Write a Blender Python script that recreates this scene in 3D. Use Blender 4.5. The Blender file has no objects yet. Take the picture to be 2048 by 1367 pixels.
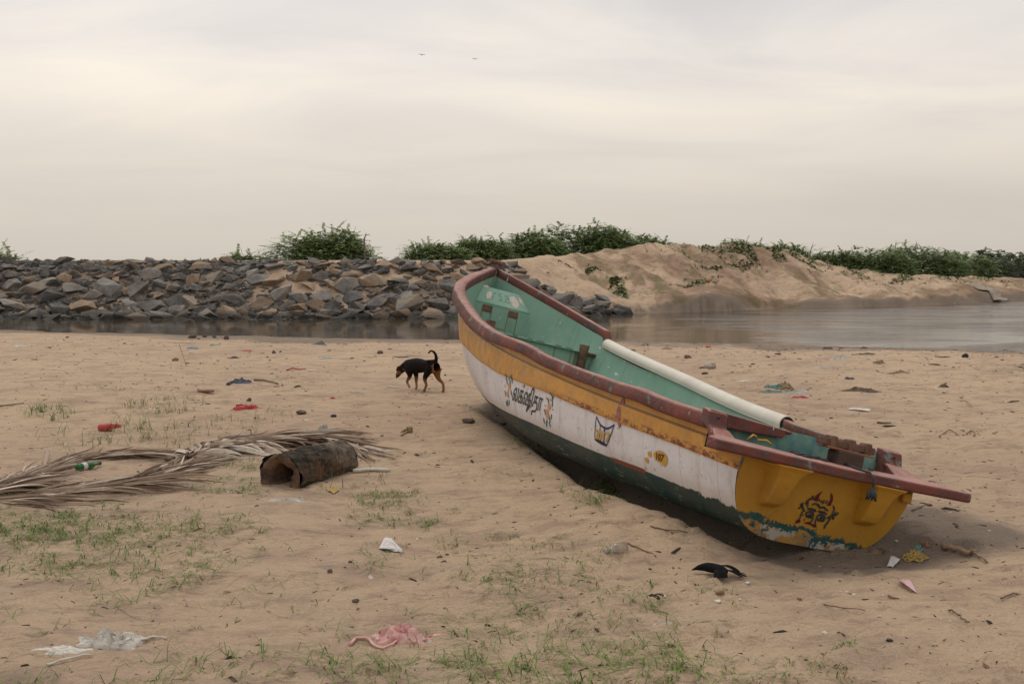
import bpy, bmesh, math, random
import numpy as np
from mathutils import Vector, Matrix
sc=bpy.context.scene
C=sc.collection
R_=math.radians
# ---------------------------------------------------------------- camera
FPX=2035.12; HC=1.65; PITCH=math.atan(153.5/FPX)
cam=bpy.data.objects.new('camera',bpy.data.cameras.new('camera')); C.objects.link(cam)
cam.location=(0,0,HC); cam.rotation_euler=(math.pi/2-PITCH,0,0)
cam.data.sensor_width=36; cam.data.lens=FPX/2048*36; cam.data.clip_start=.05; cam.data.clip_end=9000
sc.camera=cam
# ---------------------------------------------------------------- world: hazy overcast sky
SUN_EL,SUN_AZ=R_(62),R_(-22)      # azimuth from +Y towards +X : sun to the left, a little ahead
w=bpy.data.worlds.new('World'); sc.world=w; w.use_nodes=True
nt=w.node_tree; nt.nodes.clear()
def nn(nt,t,**k):
    n=nt.nodes.new(t)
    for a,b in k.items():
        if a.startswith('i_'):
            key=a[2:]; key=int(key) if key.isdigit() else key
            n.inputs[key].default_value=b
        else: setattr(n,a,b)
    return n
def ramp(nt,pts,interp='LINEAR'):
    r=nt.nodes.new('ShaderNodeValToRGB'); r.color_ramp.interpolation=interp
    e=r.color_ramp.elements
    while len(e)<len(pts): e.new(.5)
    for i,(p,c) in enumerate(pts):
        e[i].position=p; e[i].color=(c,c,c,1) if not isinstance(c,tuple) else c+(1,)
    return r
L_=nt.links.new
sky=nn(nt,'ShaderNodeTexSky',sky_type='NISHITA',sun_disc=False,sun_elevation=SUN_EL,sun_rotation=SUN_AZ,air_density=1.4,dust_density=5.0,ozone_density=1.0)
tc=nn(nt,'ShaderNodeTexCoord'); sep=nn(nt,'ShaderNodeSeparateXYZ'); L_(tc.outputs['Generated'],sep.inputs[0])
mx=nn(nt,'ShaderNodeMath',operation='ADD',i_1=.16); L_(sep.outputs[2],mx.inputs[0])
mz=nn(nt,'ShaderNodeMath',operation='MAXIMUM',i_1=.03); L_(mx.outputs[0],mz.inputs[0])
dx=nn(nt,'ShaderNodeMath',operation='DIVIDE'); dy=nn(nt,'ShaderNodeMath',operation='DIVIDE')
L_(sep.outputs[0],dx.inputs[0]);L_(mz.outputs[0],dx.inputs[1]);L_(sep.outputs[1],dy.inputs[0]);L_(mz.outputs[0],dy.inputs[1])
cb=nn(nt,'ShaderNodeCombineXYZ'); L_(dx.outputs[0],cb.inputs[0]);L_(dy.outputs[0],cb.inputs[1])
mp=nn(nt,'ShaderNodeMapping'); mp.inputs['Scale'].default_value=(.7,1.15,1);mp.inputs['Rotation'].default_value=(0,0,.25); L_(cb.outputs[0],mp.inputs[0])
n1=nn(nt,'ShaderNodeTexNoise',i_Scale=1.1,i_Detail=6,i_Roughness=.55,i_Distortion=.6);L_(mp.outputs[0],n1.inputs[0])
n2=nn(nt,'ShaderNodeTexNoise',i_Scale=.42,i_Detail=3,i_Roughness=.5);L_(mp.outputs[0],n2.inputs[0])
# brighter veil towards the hidden sun (left), dimmer to the right
dot=nn(nt,'ShaderNodeVectorMath',operation='DOT_PRODUCT'); dot.inputs[1].default_value=(-.38,.9,.2); L_(tc.outputs['Generated'],dot.inputs[0])
gl=nn(nt,'ShaderNodeMapRange',i_1=.3,i_2=1.0,i_3=0.0,i_4=.12);gl.clamp=True;L_(dot.outputs['Value'],gl.inputs[0])
a1=nn(nt,'ShaderNodeMapRange',i_1=.3,i_2=.72,i_3=-.06,i_4=.07);L_(n1.outputs[0],a1.inputs[0])
a2=nn(nt,'ShaderNodeMapRange',i_1=.3,i_2=.7,i_3=-.09,i_4=.10);L_(n2.outputs[0],a2.inputs[0])
s1=nn(nt,'ShaderNodeMath',operation='ADD');L_(a1.outputs[0],s1.inputs[0]);L_(a2.outputs[0],s1.inputs[1])
# cloud contrast dies out in the mist near the horizon
hz=nn(nt,'ShaderNodeMapRange',i_1=.02,i_2=.2,i_3=0.08,i_4=1.0);hz.clamp=True;L_(sep.outputs[2],hz.inputs[0])
s2=nn(nt,'ShaderNodeMath',operation='MULTIPLY');L_(s1.outputs[0],s2.inputs[0]);L_(hz.outputs[0],s2.inputs[1])
s3=nn(nt,'ShaderNodeMath',operation='ADD');L_(s2.outputs[0],s3.inputs[0]);L_(gl.outputs[0],s3.inputs[1])
s4=nn(nt,'ShaderNodeMath',operation='ADD',i_1=.97);L_(s3.outputs[0],s4.inputs[0])
hr=ramp(nt,[(0.0,(.510,.466,.405)),(.06,(.560,.513,.452)),(.15,(.690,.632,.566)),(.19,(.675,.625,.578)),(.27,(.590,.570,.562)),(.5,(.65,.645,.64)),(1.0,(.68,.67,.66))]); L_(sep.outputs[2],hr.inputs[0])
tint=ramp(nt,[(.36,(.92,.925,.95)),(.50,(.99,.99,.99)),(.66,(1.07,1.05,1.0))]); L_(n1.outputs[0],tint.inputs[0])
tmx=nn(nt,'ShaderNodeMix',data_type='RGBA');tmx.inputs[6].default_value=(1,1,1,1);L_(hz.outputs[0],tmx.inputs[0]);L_(tint.outputs[0],tmx.inputs[7])
hv=nn(nt,'ShaderNodeVectorMath',operation='MULTIPLY');L_(hr.outputs[0],hv.inputs[0]);L_(tmx.outputs[2],hv.inputs[1])
cm=nn(nt,'ShaderNodeVectorMath',operation='SCALE');L_(hv.outputs[0],cm.inputs[0]);L_(s4.outputs[0],cm.inputs['Scale'])
SKY_STR=.1
c10=nn(nt,'ShaderNodeVectorMath',operation='SCALE');c10.inputs['Scale'].default_value=1/SKY_STR;L_(cm.outputs[0],c10.inputs[0])
mixs=nn(nt,'ShaderNodeMix',data_type='RGBA');mixs.inputs[0].default_value=.94
L_(sky.outputs[0],mixs.inputs[6]);L_(c10.outputs[0],mixs.inputs[7])
bg=nn(nt,'ShaderNodeBackground',i_Strength=SKY_STR);L_(mixs.outputs[2],bg.inputs[0])
wo=nn(nt,'ShaderNodeOutputWorld');L_(bg.outputs[0],wo.inputs[0])
# ---------------------------------------------------------------- sun behind thin cloud
sl=bpy.data.lights.new('sun','SUN'); sl.energy=.95; sl.angle=R_(28); sl.color=(1,.93,.84)
so=bpy.data.objects.new('sun',sl); C.objects.link(so)
sd=Vector((math.sin(SUN_AZ)*math.cos(SUN_EL),math.cos(SUN_AZ)*math.cos(SUN_EL),math.sin(SUN_EL)))
so.rotation_euler=sd.to_track_quat('Z','Y').to_euler(); so.location=(-20,10,30)
vs=sc.view_settings; vs.view_transform='Standard'; vs.look='None'; vs.exposure=0.24; vs.gamma=1; vs.use_curve_mapping=False
sc.render.engine='CYCLES'
# ================================================================ helpers
def link(o,parent=None):
    C.objects.link(o)
    if parent is not None: o.parent=parent
    return o
def tag(o,label=None,cat=None,group=None,kind=None):
    if label: o['label']=label
    if cat: o['category']=cat
    if group: o['group']=group
    if kind: o['kind']=kind
    return o
def mesh(name,V,F,m=None,parent=None,smooth=False,attrs=None):
    me=bpy.data.meshes.new(name)
    V=np.asarray(V,dtype=float).reshape(-1,3)
    if isinstance(F,np.ndarray):
        k=F.shape[1]; n=len(F)
        me.vertices.add(len(V)); me.vertices.foreach_set('co',V.ravel())
        me.loops.add(n*k); me.loops.foreach_set('vertex_index',F.ravel().astype(np.int32))
        me.polygons.add(n); me.polygons.foreach_set('loop_start',np.arange(0,n*k,k,dtype=np.int32))
        me.update(calc_edges=True)
    else:
        me.from_pydata(V.tolist(),[],F); me.update()
    if smooth: me.polygons.foreach_set('use_smooth',[True]*len(me.polygons))
    if attrs:
        for k,v in attrs.items():
            v=np.asarray(v,dtype=float)
            if v.ndim==1:
                a=me.attributes.new(k,'FLOAT','POINT'); a.data.foreach_set('value',v)
            else:
                a=me.attributes.new(k,'FLOAT_COLOR','POINT'); a.data.foreach_set('color',np.c_[v,np.ones(len(v))].ravel())
    if m: me.materials.append(m)
    o=bpy.data.objects.new(name,me)
    return link(o,parent)
def empty(name,loc,rz=0,label=None,cat=None,group=None):
    o=bpy.data.objects.new(name,None); o.empty_display_size=.2; o.location=loc; o.rotation_euler=(0,0,rz)
    link(o); return tag(o,label,cat,group)
def grid_faces(nu,nv,closeu=False,closev=False):
    i=np.arange(nu if closeu else nu-1); j=np.arange(nv if closev else nv-1)
    I,J=np.meshgrid(i,j,indexing='ij'); I2=(I+1)%nu; J2=(J+1)%nv
    return np.stack([I*nv+J,I2*nv+J,I2*nv+J2,I*nv+J2],-1).reshape(-1,4)
class MB:
    def __init__(s): s.V=[];s.F=[]
    def add(s,V,F):
        b=len(s.V); s.V+= [tuple(v) for v in V]; s.F+=[tuple(int(i)+b for i in f) for f in F]; return s
    def box(s,x0,x1,y0,y1,z0,z1):
        V=[(x,y,z) for x in (x0,x1) for y in (y0,y1) for z in (z0,z1)]
        return s.add(V,[(0,1,3,2),(4,6,7,5),(0,4,5,1),(2,3,7,6),(0,2,6,4),(1,5,7,3)])
    def tube(s,pts,r,n=8,cap=True):
        P=[Vector(p) for p in pts]; m=len(P)
        rr=r if hasattr(r,'__len__') else [r]*m
        V=[];up=Vector((0,0,1)); prev=None
        for i,p in enumerate(P):
            t=(P[min(i+1,m-1)]-P[max(i-1,0)]).normalized()
            a=(prev if prev is not None else (up if abs(t.z)<.9 else Vector((1,0,0))))
            a=(a-t*a.dot(t)); a=a.normalized() if a.length>1e-6 else Vector((1,0,0))
            prev=a; b=t.cross(a)
            for k in range(n):
                th=2*math.pi*k/n; V.append(p+(a*math.cos(th)+b*math.sin(th))*rr[i])
        F=[]
        for i in range(m-1):
            for k in range(n): F.append((i*n+k,i*n+(k+1)%n,(i+1)*n+(k+1)%n,(i+1)*n+k))
        if cap: F+= [tuple(range(n-1,-1,-1)),tuple(range((m-1)*n,m*n))]
        return s.add(V,F)
    def build(s,name,m=None,parent=None,smooth=False):
        o=mesh(name,s.V,s.F,m,parent,smooth)
        bm=bmesh.new(); bm.from_mesh(o.data); bmesh.ops.recalc_face_normals(bm,faces=bm.faces); bm.to_mesh(o.data); bm.free()
        return o
def bevel(o,w=.01,seg=2,sub=False):
    b=o.modifiers.new('bevel','BEVEL'); b.width=w; b.segments=seg; b.limit_method='ANGLE'; b.angle_limit=R_(30)
    return o
# --- numpy value noise
def _h(ix,iy,seed):
    n=(ix*374761393+iy*668265263+seed*1442695041)&0xffffffff
    n=((n^(n>>13))*1274126177)&0xffffffff
    return ((n^(n>>16))&0xffff)/65535.0
def vnoise(x,y,seed=0):
    x=np.asarray(x,float);y=np.asarray(y,float)
    ix=np.floor(x).astype(np.int64);iy=np.floor(y).astype(np.int64);fx=x-ix;fy=y-iy
    u=fx*fx*fx*(fx*(fx*6-15)+10);v=fy*fy*fy*(fy*(fy*6-15)+10)
    a=_h(ix,iy,seed);b=_h(ix+1,iy,seed);c=_h(ix,iy+1,seed);d=_h(ix+1,iy+1,seed)
    return ((a+(b-a)*u)*(1-v)+(c+(d-c)*u)*v)*2-1
def fbm(x,y,o=4,seed=0,g=.5):
    s=0;a=1;f=1
    for i in range(o): s=s+a*vnoise(x*f+i*17.3,y*f-i*9.1,seed+i);a*=g;f*=2.03
    return s
def sstep(t): t=np.clip(t,0,1);return t*t*(3-2*t)
# ================================================================ materials
class NM:
    def __init__(s,name,rough=.8,spec=.3):
        s.m=bpy.data.materials.new(name); s.m.use_nodes=True; s.t=s.m.node_tree; s.b=s.t.nodes['Principled BSDF']
        s.b.inputs['Roughness'].default_value=rough; s.b.inputs['Specular IOR Level'].default_value=spec
        s.tc=None
    def co(s,kind='Object',scale=(1,1,1)):
        if s.tc is None: s.tc=nn(s.t,'ShaderNodeTexCoord')
        if scale==(1,1,1): return s.tc.outputs[kind]
        m=nn(s.t,'ShaderNodeMapping'); m.inputs['Scale'].default_value=scale; s.l(s.tc.outputs[kind],m.inputs[0]); return m.outputs[0]
    def l(s,a,b): s.t.links.new(a,b)
    def noise(s,scale,detail=4,rough=.55,co=None,dist=0,out=0):
        n=nn(s.t,'ShaderNodeTexNoise',i_Scale=scale,i_Detail=detail,i_Roughness=rough,i_Distortion=dist)
        s.l(co if co is not None else s.co(),n.inputs['Vector']); return n.outputs[out]
    def attr(s,name,out='Fac'):
        n=nn(s.t,'ShaderNodeAttribute',attribute_name=name); return n.outputs[out]
    def math(s,op,a,b=None,c=None):
        n=nn(s.t,'ShaderNodeMath',operation=op)
        for i,v in enumerate((a,b,c)):
            if v is None: continue
            if isinstance(v,(int,float)): n.inputs[i].default_value=v
            else: s.l(v,n.inputs[i])
        return n.outputs[0]
    def rng(s,v,a,b,c=0.,d=1.):
        n=nn(s.t,'ShaderNodeMapRange',i_1=a,i_2=b,i_3=c,i_4=d); n.clamp=True; s.l(v,n.inputs[0]); return n.outputs[0]
    def mix(s,f,a,b):
        n=nn(s.t,'ShaderNodeMix',data_type='RGBA')
        for i,v in ((0,f),(6,a),(7,b)):
            if isinstance(v,(int,float)): n.inputs[i].default_value=v
            elif isinstance(v,tuple): n.inputs[i].default_value=v+(1,)
            else: s.l(v,n.inputs[i])
        return n.outputs[2]
    def color(s,c):
        if isinstance(c,tuple): s.b.inputs['Base Color'].default_value=c+(1,)
        else: s.l(c,s.b.inputs['Base Color'])
        return s
    def rough(s,v): s.l(v,s.b.inputs['Roughness']); return s
    def bump(s,h,strength=.3,dist=.01):
        n=nn(s.t,'ShaderNodeBump',i_Strength=strength,i_Distance=dist); s.l(h,n.inputs['Height']); s.l(n.outputs[0],s.b.inputs['Normal']); return s
def simple(name,c1,c2,scale=8,rough=.8,bump=.2,dist=.004,spec=.3,lo=.35,hi=.65,stretch=(1,1,1)):
    n=NM(name,rough,spec); v=n.noise(scale,5,.6,n.co(scale=stretch)); n.color(n.mix(n.rng(v,lo,hi),c1,c2))
    if bump: n.bump(n.noise(scale*5,4,.6,n.co(scale=stretch)),bump,dist)
    return n.m
def sand_material(name):
    n=NM(name,.95,.15)
    pos=n.co('Object')
    base=n.mix(n.rng(n.noise(.9,6,.6,pos),.38,.62),(.64,.470,.312),(.56,.400,.285))
    base=n.mix(n.rng(n.noise(.22,4,.6,pos),.45,.62),base,(.68,.50,.33))
    st=n.noise(1.0,7,.72,n.co('Object',(1.6,3.4,1))); base=n.mix(n.math('MULTIPLY',n.rng(st,.48,.62),.62),base,(.36,.25,.19))
    st2=n.noise(3.6,6,.75,n.co('Object',(1.,2.2,1))); base=n.mix(n.math('MULTIPLY',n.rng(st2,.53,.64),.5),base,(.22,.165,.13))
    base=n.mix(n.math('MULTIPLY',n.rng(n.noise(1.7,7,.7,pos),.54,.66),.55),base,(.60,.455,.32))
    damp=n.attr('damp'); dn=n.rng(n.math('ADD',damp,n.math('MULTIPLY',n.math('SUBTRACT',n.noise(2.2,5,.6,pos),.5),1.3)),.25,.95)  # mask holds wet sand and also the painted shade by the boat
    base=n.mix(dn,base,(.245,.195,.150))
    litter=n.rng(n.noise(9,6,.7,pos),.62,.70); base=n.mix(n.math('MULTIPLY',litter,.35),base,(.20,.15,.11))
    g=n.noise(230,3,.8,pos); base=n.mix(n.math('MULTIPLY',n.rng(g,.3,.75),.45),base,(.30,.21,.155))
    g2=n.noise(55,3,.6,pos); base=n.mix(n.math('MULTIPLY',n.rng(g2,.62,.72),.4),base,(.14,.10,.075))
    g3=n.noise(95,2,.5,n.co('Object',(1,1,1.01))); base=n.mix(n.math('MULTIPLY',n.rng(g3,.72,.76),.5),base,(.75,.68,.6))
    ea=n.attr('earth'); en=n.rng(n.math('ADD',ea,n.math('MULTIPLY',n.math('SUBTRACT',n.noise(.8,7,.72,n.co('Object',(1,.6,1.6))),.5),1.5)),.35,.85); base=n.mix(n.math('MULTIPLY',en,.8),base,n.mix(n.rng(n.noise(2.6,6,.75,pos),.44,.58),(.35,.225,.15),(.20,.135,.095)))
    veg=n.attr('veg'); vn=n.rng(n.math('ADD',veg,n.math('MULTIPLY',n.math('SUBTRACT',n.noise(1.6,7,.7,pos),.5),1.6)),.45,.75)
    base=n.mix(n.math('MULTIPLY',vn,.72),base,n.mix(n.rng(n.noise(.9,5,.65,pos),.46,.56),(.24,.155,.10),(.15,.135,.065)))
    n.color(base)
    h=n.math('ADD',n.noise(11,6,.65,n.co('Object',(1,1.25,1))),n.math('MULTIPLY',n.noise(60,4,.7,pos),.35))
    n.bump(n.math('ADD',h,n.math('MULTIPLY',n.noise(26,5,.7,n.co('Object',(1,1.6,1))),.45)),1.0,.05)
    return n.m
M={}
M['sand']=sand_material('sand')
# ================================================================ ground
def px2xy(px,py,z=0.0):
    """where the sight line of a photo point meets height z (used only to choose where things lie)"""
    x=(px-1024)/FPX;u=-(py-683.5)/FPX;c,s=math.cos(PITCH),math.sin(PITCH)
    d=(x,c+u*s,-s+u*c); t=(z-HC)/d[2]; return d[0]*t,d[1]*t
YS=([-80,-15.3,-5,2.9,11.6,40,200],[50,30.5,27.2,26.1,23.1,15,-30])
YB=([-200,-80,-5,0,4.5,12,18.5,28.5,60,200],[36,36.5,37,38,40.5,45.6,48.4,56.7,75,130])
HX=([-200,-.5,1.2,3.1,6.5,8.2,10,11.5,13.1,14.2,15,17.5,19.6,22.9,26,34,60,200],[1.83,1.87,1.98,2.15,2.52,2.62,2.62,2.66,2.70,2.62,2.4,1.65,1.05,.85,.85,.55,.6,1.0])
WATER=-.30
BOAT_T=np.array([1.773977,5.820519,.010706])
BOAT_R=np.array([[-0.33822996,-0.91728196,0.21022439],[0.9394740,-0.31614757,0.13205791],[-0.05467241,0.24216630,0.96869315]])
ridge=np.array([px2xy(*p,.04) for p in [(930,815),(1000,858),(1080,922),(1150,972),(1230,1003),(1330,1035),(1450,1080),(1560,1120)]])
def base_height(x,y):
    x=np.asarray(x,float);y=np.asarray(y,float)
    ys=np.interp(x,*YS);yb=np.interp(x,*YB)
    z=.045*fbm(x/2.6,y/2.6,3,3)+.02*fbm(x/.9+5,y/.8,3,7)
    t=np.clip((y-(ys-7.5))/7.5,0,3); near=z*(1-.6*np.clip(t,0,1))-.30*np.clip(t,0,1)**1.4
    near=np.where(y>ys,-.30-.35*(y-ys),near)
    v=y-yb+.5*fbm(x/3.,y/30.,3,11)*sstep((x-4)/3)
    H=np.interp(x,*HX)
    rockzone=sstep((4.2-x)/5.)
    wd=4.2*rockzone+9.5*(1-rockzone)
    er=(1-rockzone)
    g=fbm(x/2.2+.25*y,y/5.,5,21)
    ridg=1-np.abs(vnoise(x/1.5+.35*y,y/6.,31))
    scarp=.42*sstep((v+.05+.35*fbm(x/1.3,y/3,3,5))/.6)
    mid=sstep((v-.3)/(wd))**(1.0)
    far=WATER-.02+scarp*er+(H-WATER-scarp*er)*mid
    lump=er*sstep(v/1.5)*(1-sstep((v-wd*.95)/3.))*(.22*g+.20*(ridg-.5)+.10*fbm(x/.9,y/1.2,4,77)+.05*(1-2*np.abs(fbm(x/.55+.35*y,y/1.6,3,78))))
    crestwob=er*sstep((v-wd*.6)/4)*.10*fbm(x/1.7,y/4.,4,44)
    far=far+lump+crestwob
    # small hummocks along the right bank
    for hx,hy,hr,hh in ((22.3,56,2.2,.32),(20.6,60,1.8,.35),(18.2,59,1.6,.25),(8.4,43.6,1.6,.35),(26.5,62,3,.25)):
        far=far+hh*np.exp(-((x-hx)**2+((y-hy)*.8)**2)/hr**2)
    beyond=sstep((v-wd-4)/22.)
    far=far*(1-beyond)+(.55+.15*fbm(x/20,y/20,2,9))*beyond
    far=np.where(v<0,WATER-.02+.45*np.minimum(v,0),far)
    far=np.maximum(far,-1.3);near=np.maximum(near,-1.3)
    return np.maximum(near,far)
def seg_side(x,y):
    """signed distance to the sand drift edge: positive towards the boat"""
    best=np.full(x.shape,1e9);sg=np.zeros(x.shape)
    for a,b in zip(ridge[:-1],ridge[1:]):
        d=b-a;t=np.clip(((x-a[0])*d[0]+(y-a[1])*d[1])/(d@d),0,1)
        qx=a[0]+t*d[0];qy=a[1]+t*d[1];r=np.hypot(x-qx,y-qy)
        cr=d[0]*(y-a[1])-d[1]*(x-a[0]); m=r<best
        best=np.where(m,r,best);sg=np.where(m,np.sign(cr),sg)
    return best*sg
def boat_uv(x,y):
    dx=x-BOAT_T[0];dy=y-BOAT_T[1]
    return dx*BOAT_R[0,0]+dy*BOAT_R[1,0],dx*BOAT_R[0,1]+dy*BOAT_R[1,1]
def ground(x,y):
    x=np.asarray(x,float);y=np.asarray(y,float)
    z=base_height(x,y)
    m=(y<16)&(y>3)&(abs(x)<6)
    if np.any(m):
        xs=x[m] if x.ndim else x.reshape(1);ys_=y[m] if y.ndim else y.reshape(1)
        sd_=seg_side(xs,ys_);u,v=boat_uv(xs,ys_)
        zz=np.exp(-(np.minimum(sd_,0)/.8)**2)*.060*(sd_<=0)+(sd_>0)*(.060-.27*sstep(sd_/.38)*sstep((v+.15)/.45))
        fade=sstep((u+.25)/1.1)*sstep((7.1-u)/2.4)*sstep((2.2-v)/.8)*sstep((v+1.4)/1.0)
        k=zz*fade
        hol=-.085*np.exp(-((u+.05)/.55)**2-((v+.25)/.75)**2)
        k=k+hol
        # flatten the noise under the boat, and bank sand against the far bilge
        inside=sstep((u+.6)/.6)*sstep((7.-u)/1.)*sstep((.9-np.abs(v))/.4)
        if x.ndim:
            z=z.copy();z[m]=z[m]*(1-.75*inside)+k
        else: z=z*(1-.75*inside[0])+k[0]
    return z
def gz(x,y): return float(ground(np.array([x]),np.array([y]))[0])
def gp(px,py):
    """photo point -> world point on the sand"""
    z=0
    for _ in range(6):
        x,y=px2xy(px,py,z); z=.5*z+.5*gz(x,y)
    return x,y,gz(x,y)
def steps(segs,start):
    out=[start]
    for end,d in segs:
        while out[-1]<end-1e-6:
            out.append(min(out[-1]+d,end))
    return out
ya=steps([(1.4,.25),(2.2,.06),(11,.032),(16,.05),(32,.09),(36,.2),(60,.16),(75,.5)],-6.)
d=.8
while ya[-1]<4000: ya.append(ya[-1]+d); d*=1.13
xp=steps([(4.2,.034),(13,.075),(20,.14),(36,.25)],0.)
d=.4
while xp[-1]<3000: xp.append(xp[-1]+d); d*=1.16
xa=np.array([-v for v in xp[:0:-1]]+xp); ya=np.array(ya)
X,Y=np.meshgrid(xa,ya,indexing='ij')
Z=ground(X,Y)
nearw=sstep((34-Y)/6)*sstep((26-np.abs(X))/6)
u_,v_=boat_uv(X,Y)
# wind ripples, scuffs and old footprints in the sand
rough_=.35+.65*sstep(.5+.9*fbm(X/3.1,Y/3.1,2,61))+.5*sstep((X-1.2)/2.)
Z+=nearw*(.014*fbm(X/.45,Y/.30,3,15)*rough_+.007*fbm(X/.13,Y/.10,2,18)*rough_)
rip=np.sin((Y*1.0+X*.25)*2*np.pi/.115+2.2*fbm(X/.5,Y/.5,2,5))
Z+=nearw*.0035*rip*sstep(.2+fbm(X/1.6,Y/1.6,2,88))*sstep((14-Y)/6)
rng=np.random.default_rng(5)
for k in range(1700):
    y0=2.6+22*rng.random()**1.6; half=y0*.53
    x0=rng.uniform(-half,half) if rng.random()<.55 else rng.uniform(.1*half,half)
    r=rng.uniform(.045,.10)*(1 if y0<10 else 1.5); dep=rng.uniform(.006,.018)*(1 if y0<10 else 1.4)
    i0,i1=np.searchsorted(xa,[x0-3*r,x0+3*r]);j0,j1=np.searchsorted(ya,[y0-3*r,y0+3*r])
    if i1<=i0 or j1<=j0: continue
    a=rng.uniform(0,math.pi);dxx=X[i0:i1,j0:j1]-x0;dyy=Y[i0:i1,j0:j1]-y0
    e=((dxx*math.cos(a)+dyy*math.sin(a))/r)**2+((-dxx*math.sin(a)+dyy*math.cos(a))/(r*.55))**2
    Z[i0:i1,j0:j1]+=dep*(-np.exp(-e)+.6*np.exp(-(np.sqrt(e)-1.5)**2*4))
# sand darkening (wet sand: right foreground, shoreline; painted: boat's shade, rock gaps) and creeping plants on the far bank
ysX=np.interp(X,*YS);ybX=np.interp(X,*YB)
damp=.9*sstep((X-1.3-.25*Y)/1.2)*sstep((7.5-Y)/3)+.55*np.exp(-((X+3.6)/1.2)**2-((Y-5.3)/1.3)**2)
damp+=1.0*sstep((Z+.02-.0)/-.16)*(Y>ysX-4)*(Y<ybX+3)
damp+=.5*sstep((X-4-.1*Y)/3)*sstep((Y-9)/4)*sstep((20-Y)/5)
sdg=seg_side(X,Y); damp+=1.15*sstep((sdg-.02)/.22)*sstep((2.2-sdg)/.6)*sstep((u_+.6)/.5)*sstep((7-u_)/1)*(Y<14)*(Y>4)  # shade under the boat's near side painted into the sand colour
vv=Y-ybX
damp=np.maximum(damp,1.3*sstep((vv+1)/.5)*sstep((6.5-vv)/1.)*sstep((1.-X)/4.)*sstep(.75-(X+12)/9.*sstep((Z-.3)/1.)+.5*fbm(X/1.5,Y/1.2,2,14)))  # dark gaps between the rocks painted into the ground colour
damp+=.55*sstep((4.6-Y)/1.2)*sstep((np.abs(X+.2)-.9)/.8)
veg=np.zeros_like(Z)
for hx,hv,rx,ry,a in ((11.2,8.,3.2,2.2,.75),(13.6,7.5,2.4,2.0,.8),(8.3,2.2,1.2,1.5,.7),(4.6,5.5,.7,.8,.45),(5.,2.6,.5,1.0,.6),(16.,9,3,2.2,.5),(12.5,4.5,1.6,.8,.5),(18.5,7,2.5,1.5,.5),(24,5,3,1.5,.6),(10.2,2.4,1.3,.8,.4),(15,2.0,1.8,.7,.45),(20.5,4,2.2,.8,.5),(30,7,8,3,.7),(2.5,7,1.5,1,.3),(12.4,6.8,4.5,3.4,.62),(9.2,1.6,2.2,1.2,.6),(5.6,6.5,1.8,1.6,.4),(13.,1.4,2.5,.9,.62),(17.5,1.,4,.7,.65),(23,1.2,4,.9,.65),(29,1.,5,.8,.65)):
    veg=np.maximum(veg,a*np.exp(-((X-hx)/rx)**2-((vv-hv)/ry)**2))
veg=np.maximum(veg,.5*sstep((vv-24)/10));veg=np.maximum(veg,(.50+.36*fbm(X/1.7+.3*Y,Y/3.,4,91)+.34*fbm(X/.45+.4*Y,Y/1.2,4,92))*sstep(vv/.4)*sstep((X-1.)/3.)*(X<60))
earth=sstep(vv/.6)*sstep((X-1)/4)*(.42+.45*fbm(X/1.9+.35*Y,Y/3.5,4,131))+.45*np.exp(-((X-12)/5)**2-((vv-7)/3)**2)*(vv>0)+.5*np.exp(-((vv-.9)/.8)**2)*(X>6)
damp=np.maximum(damp,1.1*sstep((vv+.6)/.3)*sstep((.75-vv)/.5)*(X>2))
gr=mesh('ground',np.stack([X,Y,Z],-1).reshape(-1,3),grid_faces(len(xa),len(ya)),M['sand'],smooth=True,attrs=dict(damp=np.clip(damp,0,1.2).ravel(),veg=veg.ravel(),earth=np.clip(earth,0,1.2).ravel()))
tag(gr,kind='structure')
# ---- water
n=NM('water',.06,.5)
n.color(n.mix(n.rng(n.noise(.15,3,.5),.4,.6),(.055,.045,.033),(.072,.056,.040)))
n.b.inputs['IOR'].default_value=1.33
wa=n.noise(2.6,5,.65,n.co('Object',(.75,3.0,1)));wb=n.noise(.33,3,.5,n.co('Object',(.8,1.6,1)))
calm=n.rng(wb,.42,.62,.12,1.0)
xg=nn(n.t,'ShaderNodeSeparateXYZ'); n.l(n.co('Object'),xg.inputs[0]); br=n.rng(xg.outputs[0],3.,13.,.10,1.6)
n.bump(n.math('MULTIPLY',n.math('MULTIPLY',wa,calm),br),.6,.05)
wx=np.array([-400,-60,-30,0,30,60,400.]);wy=np.array([20.,30,40,50,60,80,200])
WX,WY=np.meshgrid(wx,wy,indexing='ij')
tag(mesh('water',np.stack([WX,WY,np.full_like(WX,WATER)],-1).reshape(-1,3),grid_faces(7,7),n.m),kind='structure')
def gz(x,y):
    i=min(max(int(np.searchsorted(xa,x))-1,0),len(xa)-2);j=min(max(int(np.searchsorted(ya,y))-1,0),len(ya)-2)
    a=(x-xa[i])/(xa[i+1]-xa[i]);b=(y-ya[j])/(ya[j+1]-ya[j])
    return float((Z[i,j]*(1-b)+Z[i,j+1]*b)*(1-a)+(Z[i+1,j]*(1-b)+Z[i+1,j+1]*b)*a)
def gzv(x,y):
    i=np.clip(np.searchsorted(xa,x)-1,0,len(xa)-2);j=np.clip(np.searchsorted(ya,y)-1,0,len(ya)-2)
    a=(x-xa[i])/(xa[i+1]-xa[i]);b=(y-ya[j])/(ya[j+1]-ya[j])
    return (Z[i,j]*(1-b)+Z[i,j+1]*b)*(1-a)+(Z[i+1,j]*(1-b)+Z[i+1,j+1]*b)*a
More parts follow.
